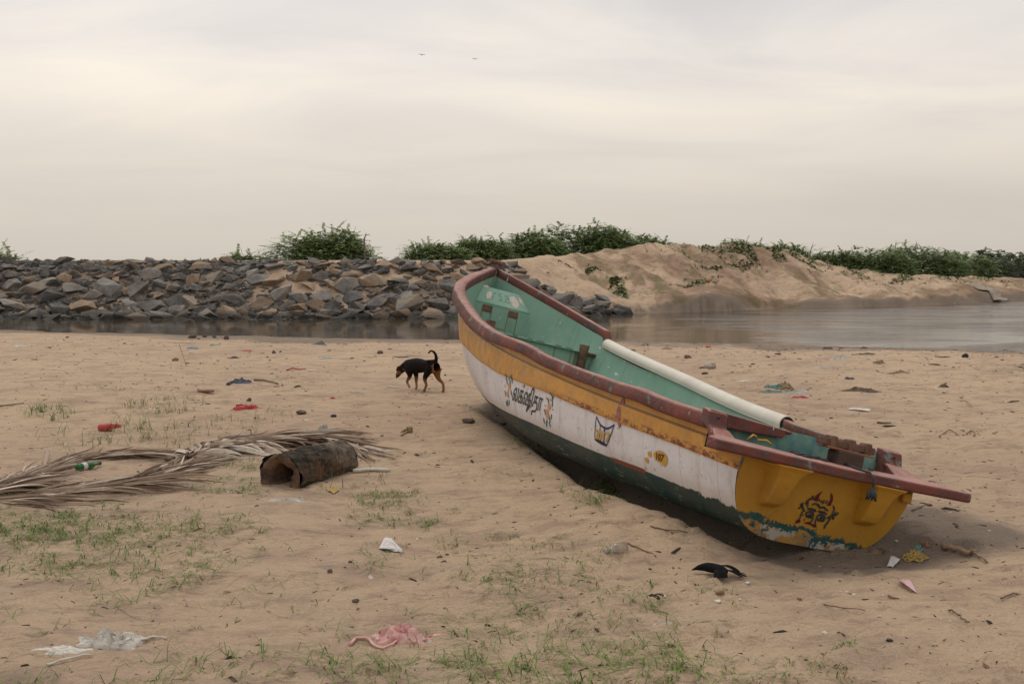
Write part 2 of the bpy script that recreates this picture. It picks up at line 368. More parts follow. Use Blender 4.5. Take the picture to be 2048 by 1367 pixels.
# ================================================================ breakwater rocks
def rockmat(name,c1,c2,c3):
    n=NM(name,.85,.3); oi=nn(n.t,'ShaderNodeObjectInfo')
    p=nn(n.t,'ShaderNodeVectorMath',operation='ADD'); n.l(n.co('Object'),p.inputs[0]); 
    sc_=nn(n.t,'ShaderNodeVectorMath',operation='SCALE'); n.l(oi.outputs['Location'],sc_.inputs[0]); sc_.inputs['Scale'].default_value=1.0; n.l(sc_.outputs[0],p.inputs[1])
    P=p.outputs[0]
    c=n.mix(n.rng(n.noise(2.6,6,.65,P),.38,.62),c1,c2)
    c=n.mix(n.rng(n.noise(1.2,5,.6,P,dist=.5),.52,.7),c,c3)
    c=n.mix(n.math('MULTIPLY',n.rng(n.noise(16,4,.7,P),.5,.75),.5),c,(.30,.28,.25))
    hv=nn(n.t,'ShaderNodeHueSaturation'); n.l(c,hv.inputs['Color']); n.l(n.rng(n.attr('tint') if name=='rubble' else oi.outputs['Random'],0,1,.6,1.45),hv.inputs['Value'])
    geo=nn(n.t,'ShaderNodeNewGeometry'); sp=nn(n.t,'ShaderNodeSeparateXYZ'); n.l(geo.outputs['Position'],sp.inputs[0])
    wet=n.rng(sp.outputs[2],-.22,.02,1,0)          # tide-wet algae band just above the water
    n.color(n.mix(n.math('MULTIPLY',wet,.75),hv.outputs[0],(.022,.021,.018)))
    n.bump(n.math('ADD',n.noise(7,6,.65,P),n.math('MULTIPLY',n.noise(2.2,3,.5,P),.8)),.9,.07); return n.m
M['rock_dark']=rockmat('rock_dark',(.11,.100,.095),(.19,.172,.155),(.25,.195,.14))
M['rock_grey']=rockmat('rock_grey',(.15,.138,.126),(.22,.195,.17),(.26,.19,.13))
M['rock_tan']=rockmat('rock_tan',(.33,.225,.145),(.25,.18,.125),(.17,.145,.12))
random.seed(11)
rock_meshes=[]
for k in range(22):
    bm=bmesh.new(); rnd=random.Random(100+k)
    for i in range(rnd.randint(9,13)):
        v=Vector((rnd.gauss(0,1),rnd.gauss(0,1),rnd.gauss(0,1))).normalized()
        v=Vector((v.x*rnd.uniform(.82,1.05),v.y*rnd.uniform(.8,1.05)*.82,v.z*rnd.uniform(.8,1.05)*.64))
        bm.verts.new(v*.5)
    r=bmesh.ops.convex_hull(bm,input=bm.verts)
    bmesh.ops.delete(bm,geom=[g for g in r['geom_interior'] if isinstance(g,bmesh.types.BMVert)],context='VERTS')
    bmesh.ops.dissolve_limit(bm,angle_limit=R_(11),verts=bm.verts,edges=bm.edges)
    bmesh.ops.bevel(bm,geom=list(bm.edges),offset=.010,segments=1,profile=.6,affect='EDGES')
    bmesh.ops.triangulate(bm,faces=bm.faces); bmesh.ops.subdivide_edges(bm,edges=bm.edges,cuts=1,use_grid_fill=True)
    for v in bm.verts:
        c=v.co*1.0; d=.018*float(fbm(np.array(c.x*5+k),np.array(c.y*5+c.z*4.1),3,k)); v.co+=c.normalized()*d
    me=bpy.data.meshes.new('rock'); bm.to_mesh(me); bm.free(); me.materials.append(M['rock_dark']); rock_meshes.append(me)
def rock_face(x,t):
    """point on the armour slope, t=0 at the toe, 1 at the crest"""
    yb=float(np.interp(x,*YB)); y=yb-.5+t*4.6
    return y,max(gz(x,y),WATER-.25)
cells=[]
rnd=random.Random(42)
def try_add(x,t,r,lst):
    for (a,b,c) in lst:
        if abs(a-x)<1.2 and (a-x)**2+((b-t)*5.2)**2 < ((r+c)*.62)**2: return False
    lst.append((x,t,r)); return True
# named big ones seen in the photo near the boat
cells+= [(-2.35,.62,.62),(-4.1,.38,.70),(-3.0,.12,.42),(-5.9,.14,.40),(-4.8,.14,.36),(-6.1,.50,.42),(-7.4,.72,.42),(-5.2,.45,.38),(-6.9,.30,.40)]
for _ in range(400):
    if len(cells)>=70: break
    x=rnd.uniform(-20.4,-.4); try_add(x,rnd.uniform(.84,.97),rnd.uniform(.26,.42),cells)
for r,tries,cap in ((.50,160,92),(.43,500,135),(.36,1500,185),(.31,4000,240),(.26,9000,287)):
    for _ in range(tries):
        if len(cells)>=cap: break
        x=rnd.uniform(-20.4,4.4); t=rnd.random()
        lim=1.0 if x<.5 else max(0,1-(x-.5)/4.6)*.75+.12
        if t>lim: continue
        if r>.44 and t>.8: continue
        try_add(x,t,r*rnd.uniform(.88,1.12),cells)
def rock_obj(x,y,z,r,mk,rn,flat=1.0):
    o=bpy.data.objects.new('rock',rnd.choice(rock_meshes)); C.objects.link(o)
    o.material_slots[0].link='OBJECT'; o.material_slots[0].material=M[mk]
    s=r*2.5; o.scale=(s*rn.uniform(.9,1.3),s*rn.uniform(.8,1.1),s*rn.uniform(.7,1.05)*flat)
    o.location=(x,y,z); o.rotation_euler=(rn.uniform(-.5,.6)+.35,rn.uniform(-.45,.45),rn.uniform(-.6,.6)+(math.pi if rn.random()<.5 else 0)); return o
sizeword=lambda r:'large' if r>.40 else ('medium' if r>.27 else 'small')
def where(x):
    for a,b in ((-16,'far left end of the breakwater'),(-12,'left part of the breakwater'),(-8,'middle part of the breakwater'),(-4,'breakwater part nearest the dog'),(0.5,'close behind the boat bow'),(9,'rock tail right of the bow')):
        if x<a: return b
for (x,t,r) in cells:
    y,z=rock_face(x,t)
    q=rnd.random(); up=t
    mk='rock_tan' if q<(.10+.24*up+(.10 if x>-10 else 0)) else ('rock_grey' if q<.58 else 'rock_dark')
    if x>0.8 and q>.1: mk='rock_dark'
    if r>.55: mk='rock_dark'
    o=rock_obj(x,y,z+r*(.10 if t<.8 else .0),r,mk,rnd,1.05 if t<.8 else .8)
    row='at the waterline' if t<.2 else ('on the lower slope' if t<.45 else ('on the upper slope' if t<.8 else 'on the crest'))
    col={'rock_tan':'tan brown','rock_grey':'grey','rock_dark':'dark slate'}[mk]
    tag(o,f'{sizeword(r)} {col} rock {row}, {where(x)}','rock','quarry rocks heaped as a breakwater')
# the nine dark boulders that step down to the water right of the bow, and flat slabs along the crest
for (px,py,Yd,r,mk,lb) in ((1085,588,40.0,.46,'rock_grey','pale grey slab leaning on sand right of the boat bow'),(1055,565,40.6,.5,'rock_grey','flat grey slab on sand above the boat rail'),(1150,600,40.3,.40,'rock_dark','dark boulder just above the boat rail edge right of the bow'),(1125,588,40.5,.38,'rock_tan','tan cracked boulder close above the boat rail right of the bow'),(1175,617,40.0,.38,'rock_dark','dark blocky boulder in the middle of the rock tail'),(1208,622,40.2,.36,'rock_dark','dark boulder second from the right end of the rock tail'),(1246,622,40.6,.42,'rock_dark','dark boulder at the right end of the rock tail, standing in water'),(1190,612,41.,.3,'rock_dark','dark small boulder wedged high in the rock tail'),(1228,632,40.,.22,'rock_dark','lowest small dark stone in the rock tail')):
    x,zz=(px-1024)/FPX*Yd,HC+(530-py)/FPX*Yd
    tag(rock_obj(x,Yd,zz-.1,r,mk,rnd),lb,'rock','quarry rocks heaped as a breakwater')
# uncountable rubble filling the gaps between the big rocks: one object
V=[];F=[];b=0;bv=[]
for k in range(8):
    bm=bmesh.new();rn_=random.Random(500+k)
    for i in range(11): bm.verts.new(Vector((rn_.gauss(0,1),rn_.gauss(0,1),rn_.gauss(0,.8))).normalized()*.5*rn_.uniform(.85,1.1))
    r=bmesh.ops.convex_hull(bm,input=bm.verts);bmesh.ops.delete(bm,geom=[g for g in r['geom_interior'] if isinstance(g,bmesh.types.BMVert)],context='VERTS')
    bmesh.ops.bevel(bm,geom=list(bm.edges),offset=.03,segments=1,affect='EDGES');bm.verts.index_update()
    bv.append((np.array([v.co[:] for v in bm.verts]),[tuple(v.index for v in f.verts) for f in bm.faces]));bm.free()
Tn=[]
for k in range(5200):
    x=rnd.uniform(-24,4.4);t=rnd.random()*1.0 if rnd.random()<.85 else rnd.uniform(.85,1.0)
    lim=1.0 if x<.5 else max(0,1-(x-.5)/4.6)*.75+.1
    if t>lim or (t>.5 and x>-10 and rnd.random()<.25+.5*float(vnoise(x*.5,t*4,3)>-.1)): continue
    y,z=rock_face(x,t); s=rnd.uniform(.2,.6);z-=.05
    vv_,ff=bv[k%8]; a=rnd.uniform(0,6.28);c_,s_=math.cos(a),math.sin(a)
    P=vv_*s*np.array([1.2,.95,.85]); P=np.stack([P[:,0]*c_-P[:,1]*s_,P[:,0]*s_+P[:,1]*c_,P[:,2]+.35*P[:,0]*rnd.uniform(-1,1)],-1)+np.array([x,y,z-.04])
    V.append(P);F+=[tuple(i+b for i in f) for f in ff];b+=len(P);Tn+=[rnd.random()]*len(P)
rb=rockmat('rubble',(.07,.064,.06),(.13,.118,.105),(.24,.17,.11))
tag(mesh('rock_rubble',np.concatenate(V),F,rb,attrs=dict(tint=np.array(Tn))),'small dark rubble packed between the breakwater rocks','rubble',kind='stuff')
# ================================================================ thorny shrubs
def leafmat(name,c1,c2,c3):
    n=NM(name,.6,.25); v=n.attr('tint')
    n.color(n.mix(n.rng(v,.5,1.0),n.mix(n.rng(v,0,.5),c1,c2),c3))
    n.b.inputs['Transmission Weight'].default_value=0
    return n.m
M['leaf']=leafmat('leaf',(.085,.140,.055),(.165,.235,.092),(.27,.32,.145))
M['leaf_far']=leafmat('leaf_far',(.07,.10,.06),(.11,.14,.08),(.16,.19,.12))  # greyer leaf tones: distance haze painted into the foliage
M['bark']=simple('bark',(.12,.09,.07),(.2,.16,.12),20)
def foliage(rn,nspray,rx,ry,h,leaf=.10,nl=13,spike=.12,lobes=None):
    """leafy arching sprays through a dome; returns verts, faces, tints"""
    V=[];T=[]
    if lobes is None:
        lobes=[(0,0,rx*.78,ry*.8,h*.93)]+[(rn.uniform(-.6,.6)*rx,rn.uniform(-.3,.3)*ry,rx*rn.uniform(.25,.42),ry*rn.uniform(.4,.6),h*rn.uniform(.70,1.04)) for _ in range(6)]
    wts=np.array([a*b*c for (_,_,a,b,c) in lobes]);wts/=wts.sum()
    for s in range(nspray):
        lx,ly,ax,ay,ah=lobes[rn.choice(len(lobes),p=wts)]
        th=rn.uniform(0,2*np.pi);u=rn.uniform(0.,1)**.8;rr=rn.uniform(.3,1.0)**.6
        dirv=np.array([np.cos(th)*np.sqrt(1-u*u),np.sin(th)*np.sqrt(1-u*u),u])
        p=np.array([lx,ly,0])+dirv*np.array([ax,ay,ah])*rr
        d=dirv*np.array([1,.7,.15])+np.array([rn.normal(0,.6),rn.normal(0,.4),rn.normal(.02,.16)]); d/=np.linalg.norm(d)
        Ls=rn.uniform(.35,.85)
        if rn.random()<spike: Ls*=1.3; d[2]=abs(d[2])+.18
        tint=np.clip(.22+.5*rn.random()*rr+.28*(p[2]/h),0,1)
        side=np.cross(d,[0,0,1.]);side/=np.linalg.norm(side)+1e-9
        for k in range(nl):
            t=k/nl; c=p+d*Ls*t+np.array([0,0,-.26*Ls*t*t])
            for sgn in (-1,1):
                l=leaf*.8*rn.uniform(.7,1.35)*(1.2-t*.6); w_=l*.42
                o=side*sgn*l+d*l*.35+np.array([0,0,rn.uniform(-.45,.15)*l])
                wv=d*w_+np.array([0,0,w_*rn.uniform(-.7,.7)])
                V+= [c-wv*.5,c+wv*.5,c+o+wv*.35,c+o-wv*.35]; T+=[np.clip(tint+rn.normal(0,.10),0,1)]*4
    V=np.array(V); V[:,2]=np.maximum(V[:,2],.0)
    F=np.arange(len(V)).reshape(-1,4)
    return V,F,np.array(T)
def bush(name,label,x,y,z,rx,ry,h,nspray,seed,mat='leaf',leaf=.10,group=None,cat='shrub',spike=.04,lobes=None):
    rn=np.random.default_rng(seed)
    e=empty(name,(x,y,z),0,label,cat,group)
    V,F,T=foliage(rn,nspray,rx,ry,h,leaf,spike=spike,lobes=lobes)
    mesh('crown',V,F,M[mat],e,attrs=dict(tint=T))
    mb=MB()
    for k in range(9):
        a=rn.uniform(0,6.28);q=rn.uniform(.3,.85)
        P=[(rn.normal(0,.15),rn.normal(0,.15),-.2)]
        for t in (.3,.6,1.): P.append((math.cos(a)*rx*q*t*.8+rn.normal(0,.1),math.sin(a)*ry*q*t*.8,h*(.75*t**.7)))
        mb.tube(P,[.07,.05,.035,.015],6)
    mb.build('trunk',M['bark'],e,True)
    return e
def at(px,py,D): return (px-1024)/FPX*D, D, HC+(530-py)/FPX*D
G_='thorny shrubs behind the sand bank'
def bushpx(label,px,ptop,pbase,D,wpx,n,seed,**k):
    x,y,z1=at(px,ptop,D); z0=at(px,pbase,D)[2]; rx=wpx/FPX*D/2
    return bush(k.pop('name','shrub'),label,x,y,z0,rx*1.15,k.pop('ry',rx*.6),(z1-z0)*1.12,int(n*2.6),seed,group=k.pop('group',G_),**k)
lone=bushpx('feathery green thorn shrub alone behind the breakwater crest, left of the boat',640,468,535,47,285,1000,1,spike=.10)
bushpx('small wispy thorn sprig low on the crest at the left foot of the lone shrub',486,508,530,46,75,60,2,spike=.5)
bushpx('low rounded thorn shrub behind the rocks, first in the row left of the bow',875,490,535,50,130,480,3)
bushpx('green thorn shrub directly behind the boat bow',950,478,535,52,150,620,4)
bushpx('broad thorn shrub between the bow and the tallest shrub',1060,470,525,54,170,700,5)
bushpx('tallest thorn shrub above the sand hill right of the bow',1190,455,520,56,235,1050,6)
bushpx('thorn shrub sloping down onto the sand hill crest beside the tallest one',1285,476,515,57,150,500,7,spike=.06)
bushpx('low thin thorn shrub peeping over the top of the sand hill',1480,484,515,63,140,300,8,spike=.08)
bushpx('small thorn shrub on the right shoulder of the sand hill',1560,492,520,63,110,260,9,spike=.06)
foot=bushpx('small thorn shrub at the left foot of the big right hand thicket',1660,504,545,68,120,380,10,spike=.05)
thick=bushpx('left half of the big dark thicket, the shrub nearest the sand hill',1730,497,560,68,190,900,11)
bushpx('right half of the big dark thicket at the river bank',1840,492,562,70,210,1100,12)
bushpx('lower dark thorn shrub right of the big thicket',1925,506,562,76,130,520,13)
bushpx('haze tinted green thorn shrub on the bank beyond the big thicket',1975,515,562,84,120,450,14,mat='leaf_far')
bushpx('haze tinted green thorn shrub reaching the right edge of the photo',2035,518,562,86,120,450,15,mat='leaf_far')
bushpx('thin dry twigs showing over the rocks at the far left',8,508,530,44,60,40,16,spike=.6)
for i,(px,pt,D,wd,nm) in enumerate(((1905,505,150,70,'leftmost'),(1975,500,165,90,'second'),(2035,505,175,100,'third'),(2110,503,180,100,'rightmost'))):
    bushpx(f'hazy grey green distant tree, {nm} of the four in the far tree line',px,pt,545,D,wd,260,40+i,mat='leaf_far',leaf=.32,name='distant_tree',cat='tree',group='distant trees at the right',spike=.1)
# bare dead stems poking out of the shrubs
for i,(px,p0,p1,D,lean) in enumerate(((1618,505,486,66,.3),(1787,500,482,69,.1),(730,478,466,46,.35))):
    x,y,z0=at(px,p0,D);z1=at(px,p1,D)[2]
    mb=MB();mb.tube([(0,0,-1.2),(0,0,0),(lean*(z1-z0),0,z1-z0)],[.05,.035,.012],6);mb.tube([(lean*.3*(z1-z0),0,(z1-z0)*.5),(lean*(z1-z0)+.15,0,(z1-z0)*.8)],[.02,.01],5)
    par=(foot,thick,lone)[i];o=mb.build('dead_stem',M['bark'],par);o.location=Vector((x,y,z0))-par.location
# distant palms
M['palm_leaf']=simple('palm_leaf',(.09,.11,.08),(.14,.16,.12),5)
M['palm_trunk']=simple('palm_trunk',(.18,.15,.13),(.26,.22,.19),5)
for i,(px,pt) in enumerate(((1868,508),(1960,503),(2012,505),(2040,508))):
    D=300+12*i; x,y,z1=at(px,pt,D); e=empty('palm_tree',(x,y,.4),0,f'hazy coconut palm in the far distance, {("first","second","third","last")[i]} from the left above the thicket','palm tree','distant coconut palms')
    h=z1-.4; MB().tube([(0,0,-.5),(.1,0,h*.5),(.3,0,h-1.2)],[.25,.2,.15],6).build('trunk',M['palm_trunk'],e,True)
    mb=MB();rn=random.Random(i)
    for k in range(16):
        a=k*2.4;Lf=rn.uniform(2.,2.8);el=rn.uniform(.0,1.1);prev=None;V=[];F=[]
        for t in range(6):
            s=t/5*Lf;c=(.3+math.cos(a)*s*math.cos(el),math.sin(a)*s*math.cos(el),h-1.2+math.sin(el)*s-.22*s*s); wd_=.35*(1-t/5.5)
            V+=[(c[0]-math.sin(a)*wd_,c[1]+math.cos(a)*wd_,c[2]-.15),(c[0],c[1],c[2]),(c[0]+math.sin(a)*wd_,c[1]-math.cos(a)*wd_,c[2]-.15)]
            if t: b=3*t; F+=[(b-3,b-2,b+1,b),(b-2,b-1,b+2,b+1)]
        mb.add(V,F)
    mb.build('crown',M['palm_leaf'],e)
HP={'name_box': [(0.4599, 0.498), (0.3794, 0.485), (0.3844, 0.636), (0.47, 0.66)], 'em_out': [(0.2483, 0.438), (0.2496, 0.502), (0.2502, 0.555), (0.2507, 0.626), (0.2513, 0.693)], 'em_bot': [(0.2513, 0.693), (0.2415, 0.704), (0.2319, 0.712), (0.2229, 0.714)], 'em_right': [(0.2229, 0.714), (0.2173, 0.63), (0.2115, 0.538), (0.2067, 0.448)], 'em_top': [(0.2483, 0.438), (0.2432, 0.479), (0.2385, 0.51), (0.2312, 0.522), (0.2228, 0.523), (0.2151, 0.494), (0.2067, 0.448)], 'em_fill': [(0.2335, 0.523), (0.2217, 0.521), (0.2229, 0.708), (0.2342, 0.701)], 'em_bar': [(0.2385, 0.513), (0.2409, 0.703)], 'em_dig': [(0.2495, 0.571), (0.2142, 0.557), (0.2186, 0.681), (0.25, 0.688)], 'blob': [(0.1265, 0.594), (0.1212, 0.559), (0.1151, 0.537), (0.1088, 0.542), (0.1033, 0.562), (0.1012, 0.602), (0.1019, 0.65), (0.1055, 0.694), (0.109, 0.697), (0.1117, 0.674), (0.118, 0.672), (0.1226, 0.654), (0.1254, 0.631)], 'num': [(0.1207, 0.572), (0.1059, 0.566), (0.1085, 0.655), (0.1198, 0.653)], 'dots': [(0.133, 0.62), (0.1384, 0.703)], 'orange': [(0.4777, 0.513), (0.4838, 0.621), (0.4923, 0.53), (0.481, 0.559), (0.4791, 0.424), (0.3632, 0.541), (0.3684, 0.618), (0.3664, 0.655), (0.361, 0.452), (0.3729, 0.539), (0.3705, 0.457), (0.3536, 0.549)], 'leaf': [(0.4868, 0.482), (0.4701, 0.439), (0.4676, 0.406), (0.4929, 0.626), (0.4717, 0.584), (0.4936, 0.749), (0.4878, 0.724), (0.4809, 0.715), (0.4893, 0.752), (0.3587, 0.409), (0.3556, 0.442), (0.3665, 0.491), (0.3561, 0.501), (0.374, 0.629), (0.3575, 0.651), (0.3623, 0.689), (0.3775, 0.739), (0.37, 0.741), (0.3628, 0.755), (0.3715, 0.774), (0.4871, 0.43), (0.4767, 0.466)]}
TP={'horns': [[(0.0145, 0.3322), (0.0427, 0.3039), (0.0569, 0.2795), (0.0611, 0.2678), (0.0239, 0.262), (0.0237, 0.2827), (0.0223, 0.3076)], [(-0.0434, 0.3303), (-0.0662, 0.3151), (-0.0775, 0.2868), (-0.0753, 0.2533), (-0.0475, 0.2512), (-0.0559, 0.2747), (-0.0599, 0.2975)], [(0.0621, 0.1217), (0.0444, 0.1316), (0.0251, 0.1377), (0.0017, 0.1278), (-0.0302, 0.1276), (-0.0392, 0.111), (-0.0194, 0.1091), (0.0105, 0.1193)], [(0.0916, 0.1388), (0.1044, 0.1393), (0.1156, 0.1292), (0.1175, 0.1123), (0.0966, 0.1145), (0.0816, 0.1267)]], 'strokes': [[(0.0179, 0.2837), (0.0113, 0.2656)], [(-0.0028, 0.2764), (-0.0039, 0.26)], [(-0.0178, 0.2818), (-0.0194, 0.2655), (-0.0155, 0.2552)], [(-0.0381, 0.2826), (-0.0394, 0.2691), (-0.0329, 0.2624)], [(0.0667, 0.2942), (0.0674, 0.2749), (0.0826, 0.2667), (0.0926, 0.254), (0.096, 0.237)], [(0.0787, 0.251), (0.0912, 0.2296)], [(0.074, 0.2368), (0.0803, 0.2192)], [(0.0515, 0.2393), (0.031, 0.2498), (0.01, 0.2452), (-0.0092, 0.2307), (-0.0339, 0.2391), (-0.055, 0.2276), (-0.0718, 0.2222)], [(0.0719, 0.211), (0.0512, 0.2105), (0.0314, 0.2084), (0.0051, 0.2061)], [(-0.0081, 0.2084), (-0.0272, 0.2048), (-0.0519, 0.2063), (-0.0729, 0.1988)], [(0.0606, 0.2102), (0.0646, 0.2192)], [(0.0469, 0.2113), (0.0505, 0.2216)], [(0.032, 0.2097), (0.0351, 0.2202)], [(0.0186, 0.2079), (0.0196, 0.2188)], [(-0.0181, 0.2074), (-0.0149, 0.2165)], [(-0.0331, 0.2058), (-0.0308, 0.2165)], [(-0.0475, 0.2055), (-0.0473, 0.2166)], [(0.0722, 0.1835), (0.0619, 0.1921), (0.045, 0.1964), (0.024, 0.1918), (0.0141, 0.1769), (0.0224, 0.1672), (0.04, 0.1642), (0.0581, 0.1694), (0.0722, 0.1835)], [(-0.0108, 0.1812), (-0.0247, 0.1891), (-0.0459, 0.1914), (-0.0633, 0.1847), (-0.07, 0.1664), (-0.0575, 0.1587), (-0.0357, 0.1577), (-0.0192, 0.166), (-0.0108, 0.1812)], [(0.0475, 0.1739), (0.0405, 0.1793), (0.0309, 0.1754), (0.0359, 0.169), (0.0475, 0.1739)], [(-0.0346, 0.1742), (-0.0417, 0.1796), (-0.052, 0.1744), (-0.0455, 0.1677), (-0.0346, 0.1742)], [(0.0569, 0.1668), (0.0594, 0.1581)], [(0.0424, 0.1624), (0.0425, 0.1555)], [(0.0283, 0.1662), (0.024, 0.16)], [(-0.0286, 0.1593), (-0.0268, 0.1493)], [(-0.0422, 0.1575), (-0.0427, 0.1492)], [(-0.0552, 0.1569), (-0.0601, 0.1494)], [(-0.0658, 0.1615), (-0.0738, 0.1545)], [(0.0107, 0.1692), (0.0103, 0.1471), (0.0163, 0.1322)], [(-0.0116, 0.1619), (-0.0149, 0.1403), (-0.0248, 0.1253)], [(0.0954, 0.1932), (0.0983, 0.1679), (0.0975, 0.1378)], [(-0.1069, 0.1838), (-0.099, 0.1518), (-0.0912, 0.1338), (-0.092, 0.1143)], [(-0.0918, 0.2589), (-0.1101, 0.24), (-0.1058, 0.2142)], [(-0.0813, 0.1767), (-0.1105, 0.197), (-0.1373, 0.2085), (-0.1472, 0.2256)], [(-0.1016, 0.2024), (-0.1248, 0.2147), (-0.1249, 0.2286)], [(0.1153, 0.2418), (0.1162, 0.2225), (0.0984, 0.2037), (0.084, 0.1924)], [(0.129, 0.2339), (0.1146, 0.2118)], [(0.1329, 0.2004), (0.1209, 0.2121)], [(-0.1152, 0.1936), (-0.1294, 0.1765)], [(-0.1185, 0.1969), (-0.136, 0.1832)], [(0.0694, 0.1453), (0.0584, 0.1417)], [(0.0848, 0.173), (0.0873, 0.1643)]], 'line': [(0.5217, 0.1336), (0.4239, 0.1044), (0.2168, 0.1088), (0.0717, 0.102), (-0.0964, 0.1303), (-0.288, 0.1144), (-0.484, 0.0982), (0.0193, -0.0163), (0.3934, 0.0322), (-0.5323, 0.2364)], 'knee': [(0.3815, 0.1673), (0.2469, 0.1784), (0.4486, 0.4051), (0.2056, 0.4048), (-0.2886, 0.1692), (-0.4306, 0.1706), (-0.2398, 0.3929), (-0.4362, 0.3965)]}
# ================================================================ fishing boat (local x forward, y towards the lettered side, z up)
BL=7.0754; SS=.745; SB=.0484; STEP=.1196; B0=.61356; Z0=.43721; RAKE=.28196
kn=np.array([0.13,.3,.5,.7,.85,.94,1.0])
def spl(s,k,v):
    n=len(k);h=np.diff(k);A=np.zeros((n,n));b=np.zeros(n);A[0,0]=A[-1,-1]=1
    for i in range(1,n-1):
        A[i,i-1]=h[i-1];A[i,i]=2*(h[i-1]+h[i]);A[i,i+1]=h[i];b[i]=6*((v[i+1]-v[i])/h[i]-(v[i]-v[i-1])/h[i-1])
    m=np.linalg.solve(A,b); s=np.asarray(s,float)
    i=np.clip(np.searchsorted(k,s)-1,0,n-2);a=(k[i+1]-s)/h[i];c=(s-k[i])/h[i]
    return a*v[i]+c*v[i+1]+((a**3-a)*m[i]+(c**3-c)*m[i+1])*h[i]**2/6
vB=np.array([.70017,.76331,.89986,.86148,.67486,.31384,.03]);vZ=np.array([.68809,.80862,1.00953,1.25029,1.52310,1.75805,1.91872])
kk=np.array([0,.25,.5,.7,.85,.95,1.0]);vK=np.array([-.01818,.03976,.15202,.27540,.40097,.72253,.91859])
def Bf(s): return spl(s,np.r_[0,kn],np.r_[B0,vB])
def Zv(s): return spl(s,kn,vZ)+STEP*sstep((np.asarray(s,float)-.739)/.013)
def Zw(s): return spl(s,kn,vZ)+STEP*sstep((np.asarray(s,float)-.60)/.22)
def Zn(s): return spl(s,kn,vZ)
def Kf(s): return spl(s,kk,vK)
kab=kk[[0,2,4,6]]
def Ae(s): return np.exp(spl(s,kab,np.array([-.75915,-.91634,.27005,.11199])))
def Be(s): return np.exp(spl(s,kab,np.array([.06631,.06196,.04723,.21402])))
def YW(s): return np.interp(s,[0,.15,.27,.38,.52,.7,.83,1],[.25,.256,.271,.288,.345,.365,.42,.45])
def WG(s): return np.interp(s,[0,.05,.15,.3,.42,.58,.79,1],[.47,.484,.503,.557,.60,.697,.9,1.05])
def hullp(s,th,side=1,off=0.,sheer=None):
    s=np.asarray(s,float);th=np.asarray(th,float)
    Zs=Zv(s) if sheer is None else sheer
    K=Kf(s); c=np.cos(th)**Ae(s); b=np.sin(th)**Be(s)
    B=Bf(s); Bx=np.maximum(B-off,.002); Kx=np.minimum(K+off,Zs-.02)
    y=Bx*c; z=Zs-(Zs-Kx)*b
    x=s*BL+RAKE*(np.minimum(Zs,Zs)-z)*np.clip(1-3*s,0,1)
    return x,side*y,z
def sheerZ(s,side=-1): return np.where(s<SB,Z0,Zw(s) if side>0 else Zv(s))
boat=empty('fishing_boat',(0,0,0),0,'weathered white, yellow and green fishing boat heeled over on the sand','boat')
Mx=Matrix([list(BOAT_R[i])+[BOAT_T[i]] for i in range(3)]+[[0,0,0,1]])
boat.matrix_world=Mx
# ---- paints
def grime(n,c,amt=.5,scale=(1,1,1),dirt=(.16,.12,.085)):
    g=n.rng(n.noise(5,7,.7,n.co('Object',scale)),.5,.78); c=n.mix(n.math('MULTIPLY',g,amt),c,dirt)
    sp=n.rng(n.noise(38,5,.7,n.co('Object',scale)),.64,.72); return n.mix(n.math('MULTIPLY',sp,.6),c,(.06,.045,.035))
n=NM('hull_paint',.55,.35)
ba=n.attr('ba');bb=n.attr('bb');S_=n.attr('s');dzA=n.attr('dz')
jit=n.math('MULTIPLY',n.math('SUBTRACT',n.noise(14,6,.7),.5),.030)
jit2=n.math('MULTIPLY',n.math('SUBTRACT',n.noise(9,6,.75),.5),.05)
yel=n.mix(n.rng(n.noise(3.5,6,.65),.35,.7),(.68,.335,.070),(.55,.265,.058))
yel=n.mix(n.math('MULTIPLY',n.rng(n.noise(30,5,.75),.5,.7),.35),yel,(.28,.15,.06))
fw=n.rng(S_,.22,.6); 
gr_=n.math('MULTIPLY',n.rng(n.noise(9,7,.75,n.co('Object',(1.,1,.6))),.42,.68),n.math('ADD',n.math('MULTIPLY',fw,.6),.25)); yel=n.mix(gr_,yel,(.20,.15,.10))
drip=n.math('MULTIPLY',n.rng(n.noise(16,4,.6,n.co('Object',(1,1,.12))),.52,.68),n.math('MULTIPLY',fw,.55)); yel=n.mix(drip,yel,(.38,.33,.26))
jl=n.rng(n.math('ABSOLUTE',n.math('SUBTRACT',dzA,.128)),.004,.012,.65,0); yel=n.mix(jl,yel,(.12,.07,.03))
# red-brown worn edge along the lower rim of the yellow strake, towards the stern
re=n.math('MULTIPLY',n.rng(n.math('ABSOLUTE',n.math('ADD',ba,.022)),.012,.032,1,0),n.rng(n.noise(22,6,.8,n.co('Object',(.6,1,1))),.47,.55)); re=n.math('MULTIPLY',re,n.rng(S_,.30,.40,1,0))
yel=n.mix(re,yel,(.20,.055,.035))
wht=n.mix(n.rng(n.noise(2.4,5,.6),.35,.65),(.75,.715,.725),(.66,.62,.62))
wht=n.mix(n.math('MULTIPLY',n.rng(n.noise(9,7,.75,n.co('Object',(1,1,.3))),.52,.68),.5),wht,(.40,.31,.25))
wht=n.mix(n.math('MULTIPLY',n.rng(bb,-.09,.0),.32),wht,(.42,.30,.22))
spk=n.rng(n.noise(20,5,.8),.615,.64); wht=n.mix(n.math('MULTIPLY',spk,.8),wht,(.10,.07,.06))
seam=nn(n.t,'ShaderNodeTexWave',wave_type='BANDS',bands_direction='X',i_Scale=.72,i_Distortion=.6); n.l(n.co('Object'),seam.inputs[0]); wht=n.mix(n.rng(seam.outputs[1],.9975,1.,0,.35),wht,(.30,.25,.22))
grn=n.mix(n.rng(n.noise(3,6,.7),.4,.62),(.012,.048,.044),(.05,.062,.054))
